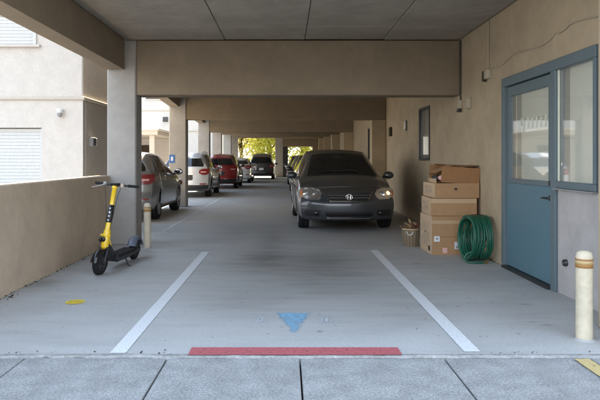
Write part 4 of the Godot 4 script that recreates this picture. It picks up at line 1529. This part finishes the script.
func build_boxes() -> void:
	var c1 := carton("cardboard_carton", "large cardboard carton on the floor, lowest of the stack, with white labels", Vector3(2.475, 0, -9.47), Vector3(0.68, 0.565, 0.74), 0.015, M.card, M.card_pale)
	var hz := 0.37 + 0.0065
	box("tape", Vector3(-0.338, 0.455, hz - 0.012), Vector3(0.338, 0.505, hz), M.tape, c1, 0.001)
	box("crease", Vector3(-0.336, 0.262, hz - 0.01), Vector3(0.336, 0.268, hz + 0.001), M.card_dark, c1, 0.001)
	box("label", Vector3(-0.01, 0.085, hz - 0.006), Vector3(0.19, 0.19, hz + 0.003), M.label, c1, 0.001)
	for k in 3:
		box("print", Vector3(0.01 + 0.06 * k, 0.10, hz + 0.003), Vector3(0.05 + 0.06 * k, 0.135 + 0.012 * k, hz + 0.0045), M.grey_box, c1, 0.0004)
	box("label", Vector3(-0.31, 0.195, hz - 0.012), Vector3(-0.225, 0.275, hz + 0.0015), M.label, c1, 0.001)
	box("print", Vector3(-0.285, 0.225, hz + 0.0015), Vector3(-0.25, 0.25, hz + 0.003), M.grey_box, c1, 0.0004)
	box("label", Vector3(-0.185, 0.025, hz - 0.012), Vector3(-0.115, 0.105, hz + 0.0015), M.label_pink, c1, 0.001)
	var e := -0.34 - 0.013
	box("print", Vector3(e - 0.003, 0.05, 0.20), Vector3(e + 0.012, 0.12, 0.27), M.print, c1, 0.001)
	box("hand_hole", Vector3(e - 0.002, 0.30, -0.02), Vector3(e + 0.012, 0.325, 0.06), M.print, c1, 0.001)
	var c2 := carton("cardboard_carton", "taped cardboard carton directly on the large labelled carton", Vector3(2.475, 0.572, -9.47), Vector3(0.67, 0.255, 0.72), -0.03, M.card, M.card_pale)
	hz = 0.36 + 0.0065
	box("tape", Vector3(-0.333, 0.185, hz - 0.012), Vector3(0.333, 0.25, hz), M.tape, c2, 0.001)
	var c4 := carton("cardboard_carton", "cardboard carton with a small hole, third up in the stack", Vector3(2.505, 0.834, -9.46), Vector3(0.655, 0.215, 0.71), 0.02, M.card, M.card_pale)
	hz = 0.355 + 0.0065
	box("hand_hole", Vector3(-0.04, 0.115, hz - 0.01), Vector3(0.0, 0.15, hz + 0.0015), M.print, c4, 0.001)
	var pm := worn_paint(lin(0.66, 0.54, 0.40), 91, 120, 90, 0.7, func(u, v): return edge_cover(u, v, 0.3, 0.3), 0.035, 0.9)
	for cc in [[c2, 0.335, 0.255, 0.72], [c4, 0.3275, 0.215, 0.71], [c1, 0.34, 0.565, 0.74]]:
		put(sheet(-cc[3] * 0.46, cc[3] * 0.46, 0, -cc[2] * 0.46, cc[2] * 0.46), "faded_print", pm, cc[0], Transform3D(Basis(Vector3(0, 0, 1), Vector3(-1, 0, 0), Vector3(0, -1, 0)), Vector3(-cc[1] - 0.0175, cc[2] * 0.5, 0)))
	# open carton on top: walls, flaps folded in, things inside
	var c3 := thing("open_carton", "brown cardboard carton with open flaps on top of the stack", "carton", Vector3(2.545, 1.052, -9.44), -0.03, "cartons stacked by the wall")
	c3.rotation.z = -0.055
	var w := 0.31
	var d := 0.30
	var hh := 0.235
	var tt := 0.006
	box("wall", Vector3(-w + 0.06, 0.004, d - tt), Vector3(w, hh, d), M.card_dark, c3, 0.002)
	box("wall", Vector3(-w, 0.004, -d), Vector3(w, hh + 0.02, -d + tt), M.card_dark, c3, 0.002)
	box("wall", Vector3(w - tt, 0.004, -d + tt), Vector3(w, hh - 0.01, d - tt - 0.001), M.card_dark, c3, 0.002)
	box("base", Vector3(-w, 0.0, -d), Vector3(w, 0.004, d), M.card, c3, 0.001)
	box("end_wall", Vector3(-w, 0.004, -d + tt), Vector3(-w + tt, 0.075, d - 0.05), M.card_pale, c3, 0.002, Transform3D(Basis(Vector3.BACK, 0.1), Vector3.ZERO))
	box("flap", Vector3(0, 0, -d + 0.01), Vector3(0.33, tt, d - 0.01), M.card_dark, c3, 0.002, Transform3D(Basis(Vector3.BACK, 0.16), Vector3(-0.05, hh - 0.015, 0)))
	box("flap", Vector3(-w + 0.06, -0.0, 0), Vector3(w, tt, 0.24), M.card_dark, c3, 0.002, Transform3D(Basis(Vector3.RIGHT, 0.16) * Basis(Vector3.UP, 0.0), Vector3(0, hh + 0.03, -d + 0.05)))
	box("flap", Vector3(0, 0, -0.22), Vector3(0.27, tt, 0.27), M.card, c3, 0.002, Transform3D(Basis(Vector3.BACK, 0.5), Vector3(-w - 0.02, 0.13, 0)))
	var st := st_new()
	ball(st, Vector3(-w + 0.09, 0.06, 0.2), Vector3(0.055, 0.045, 0.05), 9)
	build(st, "wrapped_item", M.label_pink, c3)
	st = st_new()
	ball(st, Vector3(-w + 0.05, 0.055, 0.06), Vector3(0.06, 0.05, 0.10), 9)
	ball(st, Vector3(-w + 0.06, 0.05, -0.12), Vector3(0.055, 0.045, 0.09), 9)
	build(st, "dark_cloth", M.seat, c3)

# ------------------------------------------------------------------ hose
func build_hose() -> void:
	var o := thing("garden_hose", "coil of green garden hose leaning between cartons and wall", "hose", Vector3(2.61, 0, -8.6))
	var nrm := Vector3(-1.0, 0.0, 0.12).normalized()
	var up := Vector3.UP
	var side := up.cross(nrm).normalized()
	var pts := []
	var turns := 20
	var R := 0.315
	for k in turns * 30 + 1:
		var t := k / 30.0
		var layer := sin(t * 0.45) 
		var off := -0.13 + 0.26 * (0.5 + 0.5 * sin(t * 0.83))
		var r := R - 0.016 - 0.06 * (0.5 + 0.5 * cos(t * 1.31)) * (0.5 + 0.5 * sin(t * 0.37)) + 0.006 * layer
		var a := TAU * t
		var wob := 0.012 * sin(a * 2.0 + t)
		var p := nrm * (off + wob) + (side * cos(a) * 0.93 + up * sin(a)) * r
		p += up * (R + 0.004)
		p.y = maxf(p.y, 0.017)
		p += Vector3(0.0, 0, 0) + Vector3(1, 0, -0.2) * p.y * 0.05
		pts.append(p)
	# loose end trailing on the floor
	var last: Vector3 = pts[pts.size() - 1]
	pts.append_array([last + Vector3(-0.01, -0.06, 0.03), Vector3(-0.16, 0.12, 0.20), Vector3(-0.20, 0.05, 0.19), Vector3(-0.17, 0.018, 0.24), Vector3(-0.06, 0.017, 0.29), Vector3(0.05, 0.017, 0.27)])
	var st := st_new()
	tube(st, pts, [0.0145], 7)
	build(st, "hose", M.hose, o)
	var en: Vector3 = pts[pts.size() - 1]
	st = st_new()
	tube(st, [en, en + Vector3(0.03, 0, -0.008), en + Vector3(0.05, 0, -0.012)], [0.018, 0.019, 0.014], 10)
	build(st, "coupling", M.brass, o)
	st = st_new()
	var tie := []
	for k in 20:
		var a := TAU * k / 20
		tie.append(nrm * (0.0 + 0.17 * cos(a)) + up * (R * 2 - 0.045 + 0.05 * sin(a)) + Vector3(0.03, 0, 0))
	tube(st, tie, [0.006], 5, true)
	build(st, "tie", M.black, o)

# ------------------------------------------------------------------ basket
func build_basket() -> void:
	var o := thing("wicker_basket", "small wicker basket of dried leaves behind the cartons", "basket", Vector3(2.02, 0, -10.05))
	var st := st_new()
	var prof := []
	for k in 29:
		var t := k / 28.0
		prof.append([0.10 + 0.03 * sin(t * 2.0) + (0.005 if k % 2 == 0 else -0.002), 0.27 * t])
	prof.insert(0, [0.0, 0.002])
	prof.append([0.112, 0.27])
	prof.append([0.10, 0.02])
	lathe(st, prof, 28)
	for k in 16:
		var a := TAU * k / 16
		tube(st, [Vector3(cos(a) * 0.106, 0, sin(a) * 0.106), Vector3(cos(a) * 0.134, 0.14, sin(a) * 0.134), Vector3(cos(a) * 0.133, 0.275, sin(a) * 0.133)], [0.007], 5)
	build(st, "weave", M.wicker, o)
	st = st_new()
	var rim := []
	for k in 28:
		rim.append(Vector3(cos(TAU * k / 28) * 0.13, 0.278, sin(TAU * k / 28) * 0.13))
	tube(st, rim, [0.012], 6, true)
	build(st, "rim", M.card_pale, o)
	st = st_new()
	var hd := []
	for k in 9:
		var a := PI * k / 8
		hd.append(Vector3(-0.04 + cos(a) * 0.05, 0.20 - sin(a) * 0.06 + 0.05, 0.135))
	tube(st, hd, [0.008], 6)
	build(st, "handle", M.label, o)
	var lf := leaf_mat(lin(0.30, 0.21, 0.12), Color(0.3, 0.2, 0.1))
	var lr := leaf_mat(lin(0.15, 0.05, 0.035), Color(0.2, 0.06, 0.04))
	for k in 46:
		st = st_new()
		st.set_smooth_group(-1)
		var c := Vector3(rng.randfn(0, 0.055), 0.29 + absf(rng.randfn(0, 0.055)), rng.randfn(0, 0.055))
		var u := Vector3(rng.randfn(), absf(rng.randfn()) + 0.3, rng.randfn()).normalized() * 0.055
		var v := u.cross(Vector3(rng.randfn(), rng.randfn(), rng.randfn())).normalized() * 0.022
		var b := u.cross(v).normalized() * 0.008
		quad(st, c - u, c + v + b, c + u, c)
		quad(st, c - u, c, c + u, c - v + b)
		build(st, "leaf", lr if k % 5 == 0 else lf, o)

# ------------------------------------------------------------------ small fixtures
func junction(called: String, label: String, at: Vector3, h: float, w: float, m: Material) -> Node3D:
	var o := thing(called, label, "electrical box", at, 0.0, "boxes on the right wall")
	box("case", Vector3(-0.05, -h * 0.5, -w * 0.5), Vector3(0.005, h * 0.5, w * 0.5), m, o, 0.008)
	box("cover", Vector3(-0.058, -h * 0.5 + 0.012, -w * 0.5 + 0.012), Vector3(-0.05, h * 0.5 - 0.012, w * 0.5 - 0.012), m, o, 0.003)
	return o

func build_fixtures() -> void:
	var j := junction("junction_box", "tan junction box with a small lamp high on right wall", Vector3(2.857, 2.60, -8.72), 0.13, 0.14, M.tan_box)
	box("lamp_socket", Vector3(-0.06, -0.09, -0.15), Vector3(0.0, 0.06, -0.09), M.bark, j, 0.012)
	var st := st_new()
	tube(st, [Vector3(-0.012, 0.06, 0.0), Vector3(-0.012, 0.75, 0.0)], [0.01], 6)
	build(st, "conduit", M.tan_box, j)
	junction("junction_box", "flat tan box on right wall just right of the first beam end", Vector3(2.857, 2.27, -9.62), 0.16, 0.10, M.tan_box)
	var k := junction("junction_box", "dark tipped box under the right end of the first beam", Vector3(2.857, 2.30, -10.1), 0.14, 0.09, M.tan_box)
	box("bracket", Vector3(-0.075, -0.13, -0.035), Vector3(-0.01, -0.075, 0.035), M.dark_steel, k, 0.01)
	st = st_new()
	tube(st, [Vector3(-0.015, 0.06, 0), Vector3(-0.015, 1.04, 0.0)], [0.011], 6)
	build(st, "conduit", M.dark_steel, k)
	# sagging cable along the wall
	st = st_new()
	var pts := []
	for i in 40:
		var d := 8.72 - i * 0.08
		var y := 2.66 - 0.035 * sin(i * 0.35) * (1.0 if i % 13 > 4 else 0.3) + 0.002 * i
		pts.append(Vector3(2.849 - 0.004 * sin(i * 0.9), y + (0.03 if i in [13, 14, 27] else 0.0), -d))
	tube(st, pts, [0.006], 5)
	var c := build(st, "wall_cable", M.tan_box, self)
	c.name = numbered("wall_cable")
	tag(c, "thin tan cable sagging along the right wall above the door", "cable")
	# water outlet low on wall
	var o := thing("pipe_outlet", "small round pipe outlet low on the wall right of the blue door", "pipe", Vector3(2.864, 0.345, -6.33))
	st = st_new()
	lathe(st, [[0.0, 0.002], [0.02, 0.002], [0.022, 0.03], [0.034, 0.032], [0.036, -0.004]], 20, Transform3D(Basis(Vector3(0, 0, 1), Vector3(-1, 0, 0), Vector3(0, -1, 0)), Vector3.ZERO))
	build(st, "flange", M.dark_steel, o)
	# far wall lights
	var wl := thing("wall_light", "slim pale wall light on the right wall beyond the window", "lamp", Vector3(2.96, 2.1, -15.2))
	box("back_plate", Vector3(-0.02, 0.0, -0.05), Vector3(0.004, 0.26, 0.05), M.dark_steel, wl, 0.006)
	box("shade", Vector3(-0.07, 0.03, -0.035), Vector3(-0.02, 0.24, 0.035), M.white_plastic, wl, 0.015)
	var wd := thing("alarm_box", "small dark box on the right wall near the second beam", "box", Vector3(2.96, 2.05, -17.4))
	box("case", Vector3(-0.06, 0, -0.12), Vector3(0.004, 0.26, 0.12), M.bark, wd, 0.02)
	box("cover", Vector3(-0.075, 0.03, -0.09), Vector3(-0.06, 0.23, 0.09), M.dark_steel, wd, 0.01)
	# parking sign on second column
	var sg := thing("parking_sign", "small blue parking sign on the second left column", "sign", Vector3(-3.36, 1.42, -18.296))
	box("plate", Vector3(-0.08, -0.12, 0.0), Vector3(0.08, 0.12, 0.006), M.sign_blue, sg, 0.002)
	box("symbol", Vector3(-0.03, -0.06, 0.006), Vector3(0.03, 0.06, 0.0085), M.label, sg, 0.001)
